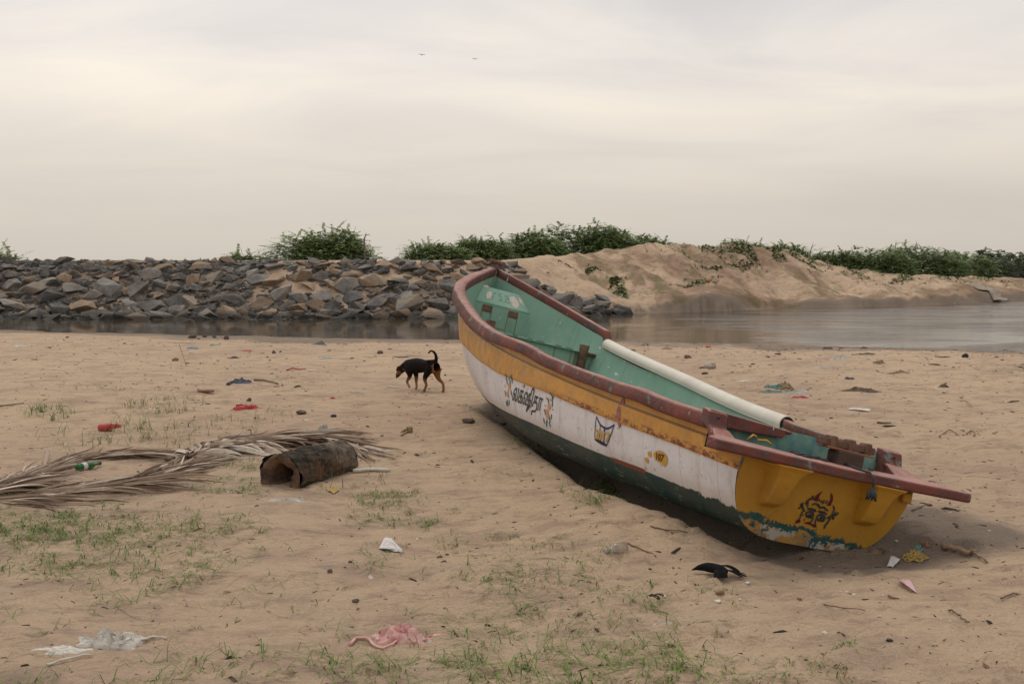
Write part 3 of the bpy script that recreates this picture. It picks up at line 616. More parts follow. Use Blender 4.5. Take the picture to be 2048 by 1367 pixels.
grn=n.mix(n.math('MULTIPLY',n.rng(n.noise(24,6,.8,n.co('Object',(.35,1,1))),.58,.64),n.rng(bb,.03,.12,.25,.9)),grn,(.33,.32,.28))
grn=n.mix(n.rng(n.math('ADD',bb,jit2),.13,.22),grn,n.mix(n.rng(n.noise(8,6,.7),.4,.6),(.09,.085,.07),(.16,.145,.12)))
c=n.mix(n.rng(n.math('ADD',ba,n.math('MULTIPLY',jit,.25)),-.001,.001),yel,wht)
rj=n.math('ADD',bb,n.math('MULTIPLY',jit2,n.rng(S_,.02,.12,3.2,.22)))
c=n.mix(n.rng(rj,-.002,.002),c,grn)
rf=n.math('MULTIPLY',n.rng(n.math('ABSOLUTE',n.math('ADD',rj,-.006)),.012,.018,1,0),n.math('MULTIPLY',n.rng(S_,.143,.146),n.rng(S_,.205,.222,1,0)))
c=n.mix(rf,c,(.20,.05,.03))
n.color(c); n.bump(n.math('ADD',n.noise(18,5,.6),n.math('MULTIPLY',n.noise(4,3,.5),2.)),.5,.008); M['hull']=n.m
n=NM('interior_paint',.6,.3)
c=n.mix(n.rng(n.noise(1.8,6,.6),.3,.7),(.195,.345,.262),(.245,.395,.305))
c=n.mix(n.math('MULTIPLY',n.rng(n.noise(10,6,.7,n.co('Object',(1,1,.25))),.55,.72),.45),c,(.11,.17,.12))
c=n.mix(n.rng(n.noise(36,3,.6,n.co('Object',(.18,1,.35))),.695,.715),c,(.60,.64,.56))
c=n.mix(n.math('MULTIPLY',n.rng(n.noise(2.2,6,.7,n.co('Object',(1,1,.7))),.52,.66),.5),c,(.34,.45,.36))
c=n.mix(n.math('MULTIPLY',n.rng(n.noise(4,6,.7),.6,.75),.4),c,(.14,.28,.26))
xx=nn(n.t,'ShaderNodeSeparateXYZ');n.l(n.co('Object'),xx.inputs[0]); c=n.mix(n.math('MULTIPLY',n.rng(n.noise(7,5,.6),.42,.6),n.rng(xx.outputs[0],1.6,.5,0,.8)),c,(.07,.21,.235))
n.color(c); n.bump(n.noise(22,5,.6),.25,.004); M['green']=n.m
n=NM('rail_paint',.6,.3)
c=n.mix(n.rng(n.noise(4,6,.65),.35,.65),(.215,.060,.044),(.10,.040,.034))
c=n.mix(n.rng(n.noise(5,7,.8,n.co('Object',(1,2,1))),.52,.60),c,(.085,.062,.055))
c=n.mix(n.math('MULTIPLY',n.rng(n.noise(7,6,.75,n.co('Object',(1,1,1.3))),.59,.63),.8),c,(.16,.23,.21))
c=n.mix(n.rng(n.noise(34,3,.6,n.co('Object',(1,.6,.16))),.70,.73),c,(.50,.44,.38))
gm=nn(n.t,'ShaderNodeNewGeometry');gs=nn(n.t,'ShaderNodeSeparateXYZ');n.l(gm.outputs['Normal'],gs.inputs[0])
dust=n.math('MULTIPLY',n.rng(gs.outputs[2],.62,.93),n.rng(n.noise(7,6,.7),.3,.62,.25,.8)); c=n.mix(dust,c,(.50,.27,.225))
n.color(c); n.bump(n.noise(14,6,.7),.9,.014); M['rail']=n.m
M['rust']=simple('rusty_steel',(.10,.055,.038),(.20,.115,.075),14,.85,.5,.006)
M['dark_wood']=simple('old_wood',(.035,.025,.02),(.10,.06,.045),9,.85,.5,.008,stretch=(1,.2,1))
M['orange_wood']=simple('orange_wood',(.30,.12,.06),(.20,.075,.04),9,.7,.3,.004)
M['rust_film']=simple('rust_film',(.24,.17,.07),(.15,.20,.12),16,.85,.2,.002)
M['pvc']=simple('pipe_plastic',(.68,.63,.54),(.56,.51,.43),3.5,.5,.15,.003,lo=.35,hi=.75,stretch=(.5,1,1))
M['black_paint']=simple('black_paint',(.025,.028,.035),(.05,.055,.06),30,.6,0)
M['navy']=simple('navy_paint',(.012,.022,.075),(.03,.04,.09),30,.6,0)
M['sign_yellow']=simple('sign_yellow',(.62,.36,.06),(.50,.29,.06),20,.6,0)
M['maroon']=simple('maroon_paint',(.13,.012,.022),(.09,.015,.02),30,.6,0)
M['petal']=simple('petal_orange',(.62,.23,.10),(.60,.33,.16),60,.6,0)
M['leafpaint']=simple('leaf_green_paint',(.02,.13,.10),(.05,.18,.13),60,.6,0)
M['primer']=simple('bare_primer',(.62,.55,.47),(.48,.42,.36),40,.8,.2)
# ---- hull shell
ssn=np.unique(np.concatenate([np.linspace(0,1,130),[SB-.0006,SB+.0006],np.linspace(.735,.756,8),1-np.array([.002,.005,.009,.014])]))
def shell(side):
    th=np.unique(np.concatenate([np.linspace(0,.5,34),np.linspace(.5,math.pi/2-1e-6,40)]))
    Sg,Tg=np.meshgrid(ssn,th,indexing='ij'); sh=sheerZ(Sg,side)
    x,y,z=hullp(Sg,Tg,1,0,sh); dz=Zn(Sg)-z
    prof=.016*sstep((dz-.120)/.018)*(1-sstep((dz-YW(Sg)+.006)/.008))*sstep((Sg-.0)/.02)*sstep((1-Sg)/.1)
    wob=.004*fbm(x*1.3,z*3,3,3)
    y=(y+(prof+wob)*np.clip(np.cos(Tg)*3,0,1))*side
    return x,y,z,Sg,dz
parts=[];b=0;F=[];at_={k:[] for k in('s','ba','bb','dz')};V=[]
for side in(1,-1):
    x,y,z,Sg,dz=shell(side); V.append(np.stack([x,y,z],-1).reshape(-1,3)); f=grid_faces(*x.shape); F.append((f if side<0 else f[:,::-1])+b); b+=x.size
    at_['s'].append(Sg.ravel());at_['ba'].append((dz-YW(Sg)).ravel());at_['bb'].append((dz-WG(Sg)).ravel());at_['dz'].append(dz.ravel())
mesh('hull',np.concatenate(V),np.concatenate(F),M['hull'],boat,True,{k:np.concatenate(v) for k,v in at_.items()})
# ---- inner skin
V=[];F=[];b=0;s2=np.unique(np.concatenate([np.linspace(.012,1.0,110),[SB-.0006,SB+.0006],np.linspace(.735,.756,8)]));t2=np.linspace(0,math.pi/2-1e-6,40)
for side in(1,-1):
    Sg,Tg=np.meshgrid(s2,t2,indexing='ij');x,y,z=hullp(Sg,Tg,side,.028,sheerZ(Sg,side)); V.append(np.stack([x,y,z],-1).reshape(-1,3));f=grid_faces(*x.shape);F.append((f[:,::-1] if side<0 else f)+b);b+=x.size
mesh('inner_skin',np.concatenate(V),np.concatenate(F),M['green'],boat,True)
# ---- transom
ths=np.linspace(0,math.pi/2-1e-6,48); x,y,z=hullp(np.zeros(48),ths,1,0,np.full(48,Z0))
rows=[]; NT=40
for i in range(48):
    yy=np.linspace(-y[i],y[i],NT); rows.append(np.stack([np.full(NT,x[i]-.004),yy,np.full(NT,z[i])],-1))
n=NM('transom_paint',.5,.35)
sp=nn(n.t,'ShaderNodeSeparateXYZ');n.l(n.co('Object'),sp.inputs[0]);zz=sp.outputs[2];yy=sp.outputs[1]
c=n.mix(n.rng(n.noise(3,6,.65),.35,.7),(.50,.26,.03),(.40,.205,.022)); c=n.mix(n.math('MULTIPLY',n.rng(n.noise(16,7,.8),.55,.66),.55),c,(.25,.11,.03));c=n.mix(n.math('MULTIPLY',n.rng(n.noise(2.5,6,.7),.5,.68),.45),c,(.36,.18,.04))
jz=n.math('ADD',zz,n.math('MULTIPLY',n.math('SUBTRACT',n.noise(6.5,8,.78),.5),.26))
line=n.rng(yy,-.5,.55,.050,.128)           # lower edge of sound yellow paint, higher on the left
d1=n.math('SUBTRACT',line,jz)
wth=n.mix(n.rng(n.noise(11,6,.7),.42,.6),(.40,.22,.05),(.22,.15,.09)); wth=n.mix(n.rng(n.noise(5,5,.7),.50,.54),wth,(.40,.36,.30));wth=n.mix(n.rng(n.noise(8,6,.75,n.co('Object',(1.3,1,1))),.57,.6),wth,(.02,.07,.075))
tl=n.mix(n.rng(n.noise(15,6,.7),.55,.66),(.018,.075,.078),(.10,.06,.03))
c=n.mix(n.rng(d1,-.001,.001),c,tl); c=n.mix(n.rng(n.math('SUBTRACT',d1,.036),-.002,.002),c,wth)
c=n.mix(n.math('MULTIPLY',n.rng(yy,.594,.598),n.rng(n.noise(9,5,.6),.3,.5)),c,(.05,.07,.07))
n.color(c);n.bump(n.noise(15,5,.6),.3,.006);M['transom']=n.m
mesh('transom',np.array(rows).reshape(-1,3),grid_faces(48,NT)[:,::-1],M['transom'],boat,False)
# ---- gunwale rails
def rail(side,name):
    s=np.unique(np.concatenate([np.linspace(SB-.004,1,150),np.linspace(.737,.754,9)]))
    B=Bf(s);zt=Zw(s) if side>0 else Zv(s);x=s*BL
    tx=np.gradient(x);ty=np.gradient(B);l=np.hypot(tx,ty);nx=-ty/l;ny=tx/l
    wd=.057+.040*sstep((s-(.60 if side>0 else .72))/.15)*sstep((1.02-s)/.06)
    wob=.010*fbm(x*1.6,x*0,3,9+side)*sstep((.8-s)/.1)
    nose=.013*fbm(x*2.6+3,x*0,3,29+side)
    prof=[(-.03,0.,0),(-.024,.012,0),(.55,.014,1),(.88,.006,1),(1.,-.010,1),(1.03,-.038,1),(1.,-.068,1),(.88,-.082,1),(.0,-.085,0),(-.03,-.05,0)]
    P=np.zeros((len(s),len(prof),3))
    for j,(a,dz_,rel) in enumerate(prof):
        o_=a*wd+nose*(a>.8) if rel else a+0*wd
        P[:,j,0]=x+nx*o_;P[:,j,1]=side*np.maximum(B+ny*o_,.0);P[:,j,2]=zt+(dz_*(1+.55*sstep((s-.45)/.3)) if dz_<-.02 else dz_)+wob
    F=grid_faces(len(s),len(prof),False,True).tolist()+[list(range(len(prof))),list(range((len(s)-1)*len(prof),len(s)*len(prof)))[::-1]]
    o=mesh(name,P.reshape(-1,3),F,M['rail'],boat,True)
    bm=bmesh.new();bm.from_mesh(o.data);bmesh.ops.recalc_face_normals(bm,faces=bm.faces);bm.to_mesh(o.data);bm.free()
    return o
rail(1,'gunwale');rail(-1,'gunwale')
# stem cap and the rusty roller on top of it
zb=float(Zv(1.0))
mb=MB();mb.tube([(BL+.03,0,zb-.015),(BL+.04,0,zb+.055)],.035,8);mb.build('stem_post',M['rail'],boat,True)
ax=Vector((.25,-1,0)).normalized();c0=Vector((BL+.03,0.015,zb+.085))
def cyl(name,c,ax,h,rad,m,parent,segs=16):
    o=MB().tube([c-ax*h,c-ax*(h*.55),c+ax*(h*.55),c+ax*h],[rad,rad*.86,rad*.86,rad],segs).build(name,m,parent,True);bevel(o,.006);return o
cyl('mooring_roller',c0,ax,.085,.036,M['rust'],boat)
# ---- stern shelf with its two horns
shape=[(-.115,-.955),(-.125,-.6),(-.135,0),(-.125,.6),(-.115,.86),(-.03,.88),(.05,.81),(.10,.755),(.15,.73),(.22,.71),(.22,.585),(.16,.575),(.085,.3),(.07,0),(.085,-.3),(.12,-.56),(.24,-.585),(.34,-.585),(.34,-.71),(.22,-.73),(.12,-.80),(-.02,-.945)]
def ztop(x,y): return .487+.10*(x+.1)+(.055*sstep((x-.14)/.14))*(abs(y)>.55)+.012*abs(y)
V=[(x,y,ztop(x,y)) for x,y in shape]+[(x,y,.424+.015*abs(y)+(.0)*(x>.2)) for x,y in shape];k=len(shape)
F=[tuple(range(k)),tuple(range(2*k-1,k-1,-1))]+[(i,i+k,(i+1)%k+k,(i+1)%k) for i in range(k)]
o=mesh('stern_shelf',V,F,M['rail'],boat);bm=bmesh.new();bm.from_mesh(o.data);bmesh.ops.triangulate(bm,faces=[f for f in bm.faces if len(f.verts)>4]);bmesh.ops.recalc_face_normals(bm,faces=bm.faces);bm.to_mesh(o.data);bm.free();bevel(o,.014,3)
# brackets with a bolt hole where the gunwale steps down to the shelf
def extr(name,prof,y0,y1,m,parent,bv=.012):
    k=len(prof);V=[(x,y0,z) for x,z in prof]+[(x,y1,z) for x,z in prof]
    mb=MB();mb.add(V,[tuple(range(k)),tuple(range(2*k-1,k-1,-1))]+[(i,(i+1)%k,(i+1)%k+k,i+k) for i in range(k)])
    o=mb.build(name,m,parent); 
    if bv: bevel(o,bv,3)
    return o
for sd_ in(1,-1):
    prof=[(.36,.668),(.31,.662),(.275,.65),(.255,.575),(.22,.54),(.15,.512),(.15,.47),(.21,.475),(.29,.555),(.36,.58)]
    ya_,yb_=(.585,.715) if sd_>0 else (-.725,-.585)
    o=extr('gunwale_bracket',prof,ya_,yb_,M['rail'],boat)
    mb=MB();c_=(.264,(ya_+yb_)/2,.617); mb.tube([(c_[0]-.004,c_[1],c_[2]-.001),(c_[0]+.02,c_[1],c_[2]+.006)],.009,10);mb.build('bolt_hole',M['black_paint'],o)
# ---- knees moulded on the transom under the shelf
def tx(z): return RAKE*(Z0-z)
for yc in(.345,-.335):
    V=[];zs=[.43,.40,.36,.30,.24,.20,.175]; wd_=[.15,.105,.085,.078,.075,.073,.06]; dp=[.15,.13,.115,.10,.088,.075,.012]
    for z_,w_,d_ in zip(zs,wd_,dp):
        sh=.012 if yc>0 else 0
        for a,bq in((-1,0),(-.82,1),(.82,1),(1,0)): V.append((tx(z_)-d_*bq-(0 if bq else -.01),yc+a*w_-(.03*(z_-.2) if yc>0 else .0),z_))
    F=[(4*i+j,4*i+j+1,4*i+j+5,4*i+j+4) for i in range(6) for j in range(3)]+[(24,25,26,27),(3,2,1,0)]
    o=mesh('knee',V,F,M['transom'],boat,False);bm=bmesh.new();bm.from_mesh(o.data);bmesh.ops.recalc_face_normals(bm,faces=bm.faces);bm.to_mesh(o.data);bm.free()
    bevel(o,.012,3)
o=MB().box(-.025,.05,-.60,-.53,.36,.425).build('corner_block',M['transom'],boat);bevel(o,.015,3)
# ---- cross members shaped to the hull section
def section(s,ztop,off=.03,n_=26):
    th=np.linspace(0,math.pi/2-1e-6,90);x,y,z=hullp(np.full(90,s),th,1,off,np.full(90,float(Zv(s))))
    m=z<=ztop;y=y[m];z=z[m]; y=np.r_[np.interp(ztop,z[::-1],y[::-1]) if m.sum()<90 else y[0],y];z=np.r_[ztop,z]
    return np.r_[y,-y[::-1]],np.r_[z,z[::-1]]
def bulkhead(name,s,ztop,thick,m,off=.026):
    y,z=section(s,ztop,off);k=len(y);x0=s*BL
    V=[(x0,a,b_) for a,b_ in zip(y,z)]+[(x0+thick,a,b_) for a,b_ in zip(y,z)]
    mb=MB();mb.add(V,[tuple(range(k)),tuple(range(2*k-1,k-1,-1))]+[(i,(i+1)%k,(i+1)%k+k,i+k) for i in range(k)])
    return mb.build(name,m,boat)
bulkhead('stern_bulkhead',.049,.638,.10,M['green'])
o=mesh('broken_rail_board',[(.285,.70,.662),(.285,.10,.634),(.285,.12,.612),(.285,.155,.618),(.285,.17,.585),(.285,.40,.574),(.285,.70,.568),(.345,.70,.668),(.345,.10,.640),(.345,.12,.614),(.345,.155,.620),(.345,.17,.585),(.345,.40,.574),(.345,.70,.568)],[tuple(range(7)),tuple(range(13,6,-1))]+[(i,(i+1)%7,(i+1)%7+7,i+7) for i in range(7)],M['rail'],boat)
bm=bmesh.new();bm.from_mesh(o.data);bmesh.ops.recalc_face_normals(bm,faces=bm.faces);bm.to_mesh(o.data);bm.free();bevel(o,.008)
MB().box(.05,.347,-.60,.60,.30,.34).build('stern_floor',M['dark_wood'],boat)
# ---- outboard engine mount on the shelf
mount=MB().box(.02,.14,-.235,-.05,.48,.585).build('engine_mount',M['dark_wood'],boat);bevel(mount,.012)
o=MB().add([(.075,.066,.600),(.075,-.345,.600),(.075,-.345,.642),(.075,.066,.642),(.115,.060,.600),(.115,-.345,.600),(.115,-.345,.642),(.115,.066,.642)],[(0,1,2,3),(7,6,5,4),(0,4,5,1),(1,5,6,2),(2,6,7,3),(3,7,4,0)]).build('clamp_plate',M['rust'],mount);bevel(o,.006)
for yy_ in(-.03,-.165,-.285):
    o=MB().box(.055,.135,yy_-.022,yy_+.022,.585,.662).build('clamp',M['rust'],mount);bevel(o,.012,3)
o=MB().add([(.05,.015,.583),(.05,-.325,.578),(.16,-.325,.584),(.16,.015,.590),(.05,.015,.598),(.05,-.325,.592),(.16,-.325,.597),(.16,.015,.604)],[(3,2,1,0),(4,5,6,7),(0,1,5,4),(1,2,6,5),(2,3,7,6),(3,0,4,7)]).build('mount_board',M['orange_wood'],mount);bevel(o,.005)
rr=random.Random(3)
mb=MB()
for k in range(22):
    a=rr.uniform(.0,.10);b_=rr.uniform(.04,.24);q=rr.uniform(.006,.017);zq=ztop(a,b_);mb.box(a-q,a+q,b_-q*1.3,b_+q,zq-.01,zq+q*1.1)
bevel(mb.build('charred_debris',M['black_paint'],boat),.006)
o=cyl('bolt',Vector((.03,-.30,.505)),Vector((0,0,1)),.016,.018,M['rust'],boat,8)
o=MB().tube([(.03,-.10,.515),(-.06,-.12,.50),(-.145,-.155,.49),(-.165,-.175,.45),(-.16,-.18,.40)],.007,6).build('hanging_rope',M['black_paint'],boat,True)
mb=MB()
for k in range(9):
    a=k*.7; mb.tube([(-.16,-.18,.41),(-.16+.012*math.cos(a),-.18+.025*math.sin(a),.37),(-.16+.02*math.cos(a),-.18+.036*math.sin(a),.335)],[.010,.009,.003],5)
mb.build('frayed_end',M['black_paint'],o,True)
MB().tube([(.2,.47,.53),(.18,.45,.565),(.2,.42,.56),(.22,.39,.54),(.2,.34,.55),(.2,.30,.53)],.006,6).build('rope_scrap',M['sign_yellow'],boat,True)
# ---- mid thwart with posts
bulkhead('thwart_wall',.76,1.150,.06,M['green'])
yy,zz_=section(.76,1.15)
o=MB().box(.76*BL-.05,.76*BL+.13,-.76,.76,1.150,1.168).build('thwart_top',M['green'],boat);bevel(o,.006)
for yc,hh,nm in((-.62,.07,1),(.50,.09,0)):
    mb=MB(); mb.tube([(5.325,yc,.72),(5.325,yc,1.17),(5.325,yc,1.17+hh)],[.052,.05,.058] if nm else [.05,.05,.055],10)
    if nm: mb.tube([(5.325,yc,1.17),(5.33,yc-.07,1.155),(5.335,yc-.175,1.15)],[.02,.018,.02],8)
    else: mb.box(5.28,5.36,yc+.05,yc+.12,1.17,1.235)
    mb.build('mast_post',M['rust'],boat,True)
# rust stains on the thwart wall: thin films of rust
mb=MB()
for yc,z0_,z1_,w_ in((-.555,.86,1.14,.010),(-.50,1.0,1.14,.006),(-.30,1.04,1.145,.006)):
    mb.box(5.3765-.002,5.3765,yc-w_,yc+w_,z0_,z1_)
mb.build('rust_stain',M['rust_film'],boat)
mb=MB()
for yc,w_ in((-.1,.05),(.02,.03),(-.32,.035),(-.45,.04),(.2,.03)): mb.box(5.322,5.36,yc-w_,yc+w_,1.1685,1.1705)
mb.build('rust_patch',M['rust'],boat)
# ---- bow lockers
SBk,SAk=.922,.948; zB,zA=1.535,1.74
bulkhead('bow_locker_wall',SBk,zB,.03,M['green'],.024)
bulkhead('bow_upper_wall',SAk+.004,zA-.02,.03,M['green'],.02)
def halfw(s,z_,off=.025):
    y,z=section(s,z_,off); return y[0]
wB=halfw(SBk,zB);wA=halfw(SAk,zA)
xB,xA=SBk*BL,SAk*BL
dk=MB().add([(xB,wB,zB),(xB,-wB,zB),(xA,-wA,zA),(xA,wA,zA),(xB,wB,zB+.02),(xB,-wB,zB+.02),(xA,-wA,zA+.02),(xA,wA,zA+.02)],[(3,2,1,0),(4,5,6,7),(0,1,5,4),(1,2,6,5),(2,3,7,6),(3,0,4,7)]).build('bow_deck_panel',M['green'],boat);bevel(dk,.006)
def onpanel(u,v,h=.003): # u across (-1..1), v up 0..1
    c0_=Vector((xB,0,zB+.02));up=Vector((xA-xB,0,zA-zB)); wd_=wB+(wA-wB)*v; nrm=Vector((-(zA-zB),0,xA-xB)).normalized()
    return c0_+up*v+Vector((0,u*wd_,0))+nrm*h
# worn raised characters and the paint flaked off round them
mb=MB()
glyphs=[[(.02,.72),(.12,.75),(.13,.6),(.03,.52),(.02,.35),(.12,.3)],[(-.08,.68),(-.2,.7),(-.22,.55),(-.1,.5),(-.09,.32),(-.22,.28)],[(.22,.7),(.32,.7),(.32,.3)]]
for g in glyphs: mb.tube([onpanel(a*1.3,b_,.004) for a,b_ in g],.0028,5)
mb.build('raised_lettering',M['green'],dk,True)
rr=random.Random(8)
for u,v,a,b_ in((.58,.50,.15,.30),(-.50,.45,.20,.40),(-.84,.6,.09,.26),(.84,.98,.15,.10)):
    P=[onpanel(u+a*math.cos(t)*rr.uniform(.7,1.15),v+b_*math.sin(t)*rr.uniform(.7,1.2)*.9,.0025) for t in np.linspace(0,6.28,15)[:-1]]
    MB().add(P,[tuple(range(len(P)))]).build('flaked_patch',M['primer'],dk)
for yc in(.19,-.145):
    o=MB().box(xB-.003,xB+.02,yc-.062,yc+.062,zB-.095,zB-.012).build('dark_slot_plate',M['rust'],boat)  # solid dark block painted as the shaded slot; no opening is cut
    mb=MB()
    for sgn in(-1,1): mb.box(xB-.0022,xB-.0005,yc+sgn*.06-.006,yc+sgn*.06+.006,zB-.46,zB-.02)
    mb.build('rust_streak',M['rust_film'],o)
MB().box(xB-.003,xB-.0008,-.07,.12,zB-.262,zB-.25).build('rust_line',M['rust_film'],boat)
# ---- painted signs laid on the hull side
def hp(s,th,off=.003):
    """point on the painted side; off = thickness of the paint"""
    e=1e-3
    def q(a,b_):
        x,y,z=hullp(np.array(a),np.array(b_));dz=float(Zn(a)-z);pr=.016*float(sstep((dz-.12)/.018))*(1-float(sstep((dz-float(YW(a))+.006)/.008)))
        return Vector((float(x),float(y)+pr+.004*float(fbm(x*1.3,z*3,3,3)),float(z)))
    p=q(s,th);du=q(s+e,th)-p;dv=q(s,th+e)-p;nrm=du.cross(dv).normalized()
    if nrm.y<0:nrm=-nrm
    return p+nrm*off,nrm
def ribbon(mb,pts,w,P,closed=False):
    """brush stroke: pts are surface coordinates, P maps them to (point, normal)"""
    q=[]
    for a,b_ in zip(pts[:-1],pts[1:]):
        for t in(0,.5): q.append((a[0]+(b_[0]-a[0])*t,a[1]+(b_[1]-a[1])*t))
    q.append(pts[-1]);pn=[P(*a) for a in q];V=[];m=len(q)
    for i in range(m):
        t=(pn[min(i+1,m-1)][0]-pn[max(i-1,0)][0]).normalized();s_=pn[i][1].cross(t)
        ww=w*(.75+.5*math.sin(math.pi*min(1,(i+.6)/m)))*.5
        V+=[pn[i][0]+s_*ww,pn[i][0]-s_*ww]
    mb.add(V,[(2*i,2*i+1,2*i+3,2*i+2) for i in range(m-1)])
def fill(mb,pts,P):
    cx=sum(p[0] for p in pts)/len(pts);cy=sum(p[1] for p in pts)/len(pts)
    V=[P(cx,cy)[0]]+[P((a+cx)/2,(b_+cy)/2)[0] for a,b_ in pts]+[P(a,b_)[0] for a,b_ in pts];k=len(pts)
    mb.add(V,[(0,1+i,1+(i+1)%k) for i in range(k)]+[(1+i,1+k+i,1+k+(i+1)%k,1+(i+1)%k) for i in range(k)])
def text_on(name,body,quad,m,off,parent=None,track=1.,bold=.012,ref=None):
    """painted lettering: font outlines carried onto the hull between four corners (TL,TR,BR,BL)"""
    cu=bpy.data.curves.new('t','FONT');cu.body=body;cu.offset=bold;cu.space_character=track;cu.resolution_u=3;cu.fill_mode='FRONT'
    to=bpy.data.objects.new('t',cu);C.objects.link(to);bpy.context.view_layer.update()
    me=bpy.data.meshes.new_from_object(to.evaluated_get(bpy.context.evaluated_depsgraph_get()));bpy.data.objects.remove(to)
    bm=bmesh.new();bm.from_mesh(me);bmesh.ops.triangulate(bm,faces=bm.faces);bmesh.ops.subdivide_edges(bm,edges=[e for e in bm.edges if e.calc_length()>.12],cuts=2)
    xs=[v.co.x for v in bm.verts];ys=[v.co.y for v in bm.verts];x0,x1=min(xs),max(xs);y0,y1=(min(ys),max(ys)) if ref is None else ref
    TL,TR,BR,BL_=[np.array(q) for q in quad]
    for v in bm.verts:
        u=(v.co.x-x0)/(x1-x0);t=(v.co.y-y0)/(y1-y0)
        c_=(TL*(1-u)+TR*u)*t+(BL_*(1-u)+BR*u)*(1-t); v.co=hp(float(c_[0]),float(c_[1]),off)[0]
    bm.to_mesh(me);bm.free();me.name=name;me.materials.clear();me.materials.append(m)
    return link(bpy.data.objects.new(name,me),parent or boat)
text_on('painted_name','லக்ஷிதா',HP['name_box'],M['black_paint'],.005,bold=.008,ref=(0,.55))
mb=MB();P3=lambda a,b_:hp(a,b_,.0045)
for k in('em_out','em_right'): ribbon(mb,HP[k],.008,P3)
ribbon(mb,HP['em_top'],.012,P3);ribbon(mb,HP['em_bot'],.022,P3);ribbon(mb,HP['em_bar'],.008,P3)
q=HP['em_fill'];ribbon(mb,[((q[0][0]+q[1][0])/2+.001,(q[0][1]+q[1][1])/2),((q[2][0]*.35+q[3][0]*.65),(q[2][1]*.35+q[3][1]*.65))],.016,P3)
em=mb.build('year_emblem',M['navy'],boat)
text_on('painted_year','2017',HP['em_dig'],M['sign_yellow'],.0075,em,bold=.03)
mb=MB();fill(mb,HP['blob'],lambda a,b_:hp(a,b_,.0045))
for a,b_ in HP['dots']: fill(mb,[(a+.0036*math.cos(t),b_+.032*math.sin(t)) for t in np.linspace(0,6.28,11)[:-1]],lambda a,b_:hp(a,b_,.0045))
nb=mb.build('number_badge',M['sign_yellow'],boat)
text_on('painted_number','107',HP['num'],M['maroon'],.0075,nb,bold=.02)
mb=MB();rr=random.Random(4)
for i,(a,b_) in enumerate(HP['orange']):
    ra,rb=(.0040,.034) if i in(0,1,5,6,7) else (.0022,.02)
    for k in range(6 if ra>.003 else 2):
        t=k*1.05+rr.random();fill(mb,[(a+ra*.55*math.cos(t)+ra*.62*math.cos(u),b_+rb*.6*math.sin(t)+rb*.6*math.sin(u)) for u in np.linspace(0,6.28,7)[:-1]],lambda a,b_:hp(a,b_,.004))
fl=mb.build('painted_flowers',M['petal'],boat)
mb=MB()
for i,(a,b_) in enumerate(HP['leaf']):
    t=rr.uniform(-1,1);ribbon(mb,[(a-.0018*math.sin(t*2),b_-.035),(a+.001*t,b_),(a+.0018*math.sin(t*2),b_+.03)],.014,lambda a,b_:hp(a,b_,.004))
mb.build('painted_leaves',M['leafpaint'],fl)
# horned mask painted on the transom
def tp(y_,z_,off=.0075):
    nrm=Vector((-1,0,-RAKE)).normalized();return Vector((tx(z_),y_,z_))+nrm*off,nrm
mb=MB()
for l in TP['horns']: fill(mb,l,tp)
hm=mb.build('mask_horns',M['maroon'],boat)
mb=MB()
for i,l in enumerate(TP['strokes']): ribbon(mb,l,.0115 if len(l)>3 else .008,lambda a,b_:tp(a,b_,.009))
mb.build('mask_outline',M['black_paint'],hm)
# bolt heads and scars on the yellow strake
mb=MB()
for s_,t_,r_ in((.197,.18,.035),):
    fill(mb,[(s_+r_/BL*math.cos(t)*rr.uniform(.8,1.2),.29+.17*math.sin(t)*rr.uniform(.8,1.2)) for t in np.linspace(0,6.28,15)[:-1]],lambda a,b_:hp(a,b_,.003))
mb.build('scuff_mark',simple('pink_scuff',(.40,.22,.2),(.28,.10,.09),20,.8,0),boat)
# ---- split plastic pipe clipped over the far gunwale (a loose thing resting on the boat)
s=np.linspace(.222,.742,70);B=Bf(s)+.016;zt=Zn(s)-.028;x=s*BL
zt=zt+.012*np.sin((s-.22)*5);V=[]
ang=np.linspace(R_(-118),R_(118),22)
for R2 in(.070,.065):
    for i in range(70):
        for a in ang: V.append((x[i],-(B[i]+R2*math.sin(a)),zt[i]+R2*math.cos(a)))
n1_=70*22;F=grid_faces(70,22).tolist()+[[b2+n1_ for b2 in f[::-1]] for f in grid_faces(70,22).tolist()]
for i in range(69): F+= [[i*22,(i+1)*22,(i+1)*22+n1_,i*22+n1_],[i*22+21,i*22+21+n1_,(i+1)*22+21+n1_,(i+1)*22+21]]
for j in range(21): F+= [[j,j+n1_,j+1+n1_,j+1],[69*22+j,69*22+j+1,69*22+j+1+n1_,69*22+j+n1_]]
Vw=np.array(V)@BOAT_R.T+BOAT_T; org=Vw.mean(0)
o=mesh('split_pipe',Vw-org,F,M['pvc'],None,True);o.location=org
tag(o,'long off white split plastic pipe clipped over the far gunwale of the boat','pipe')
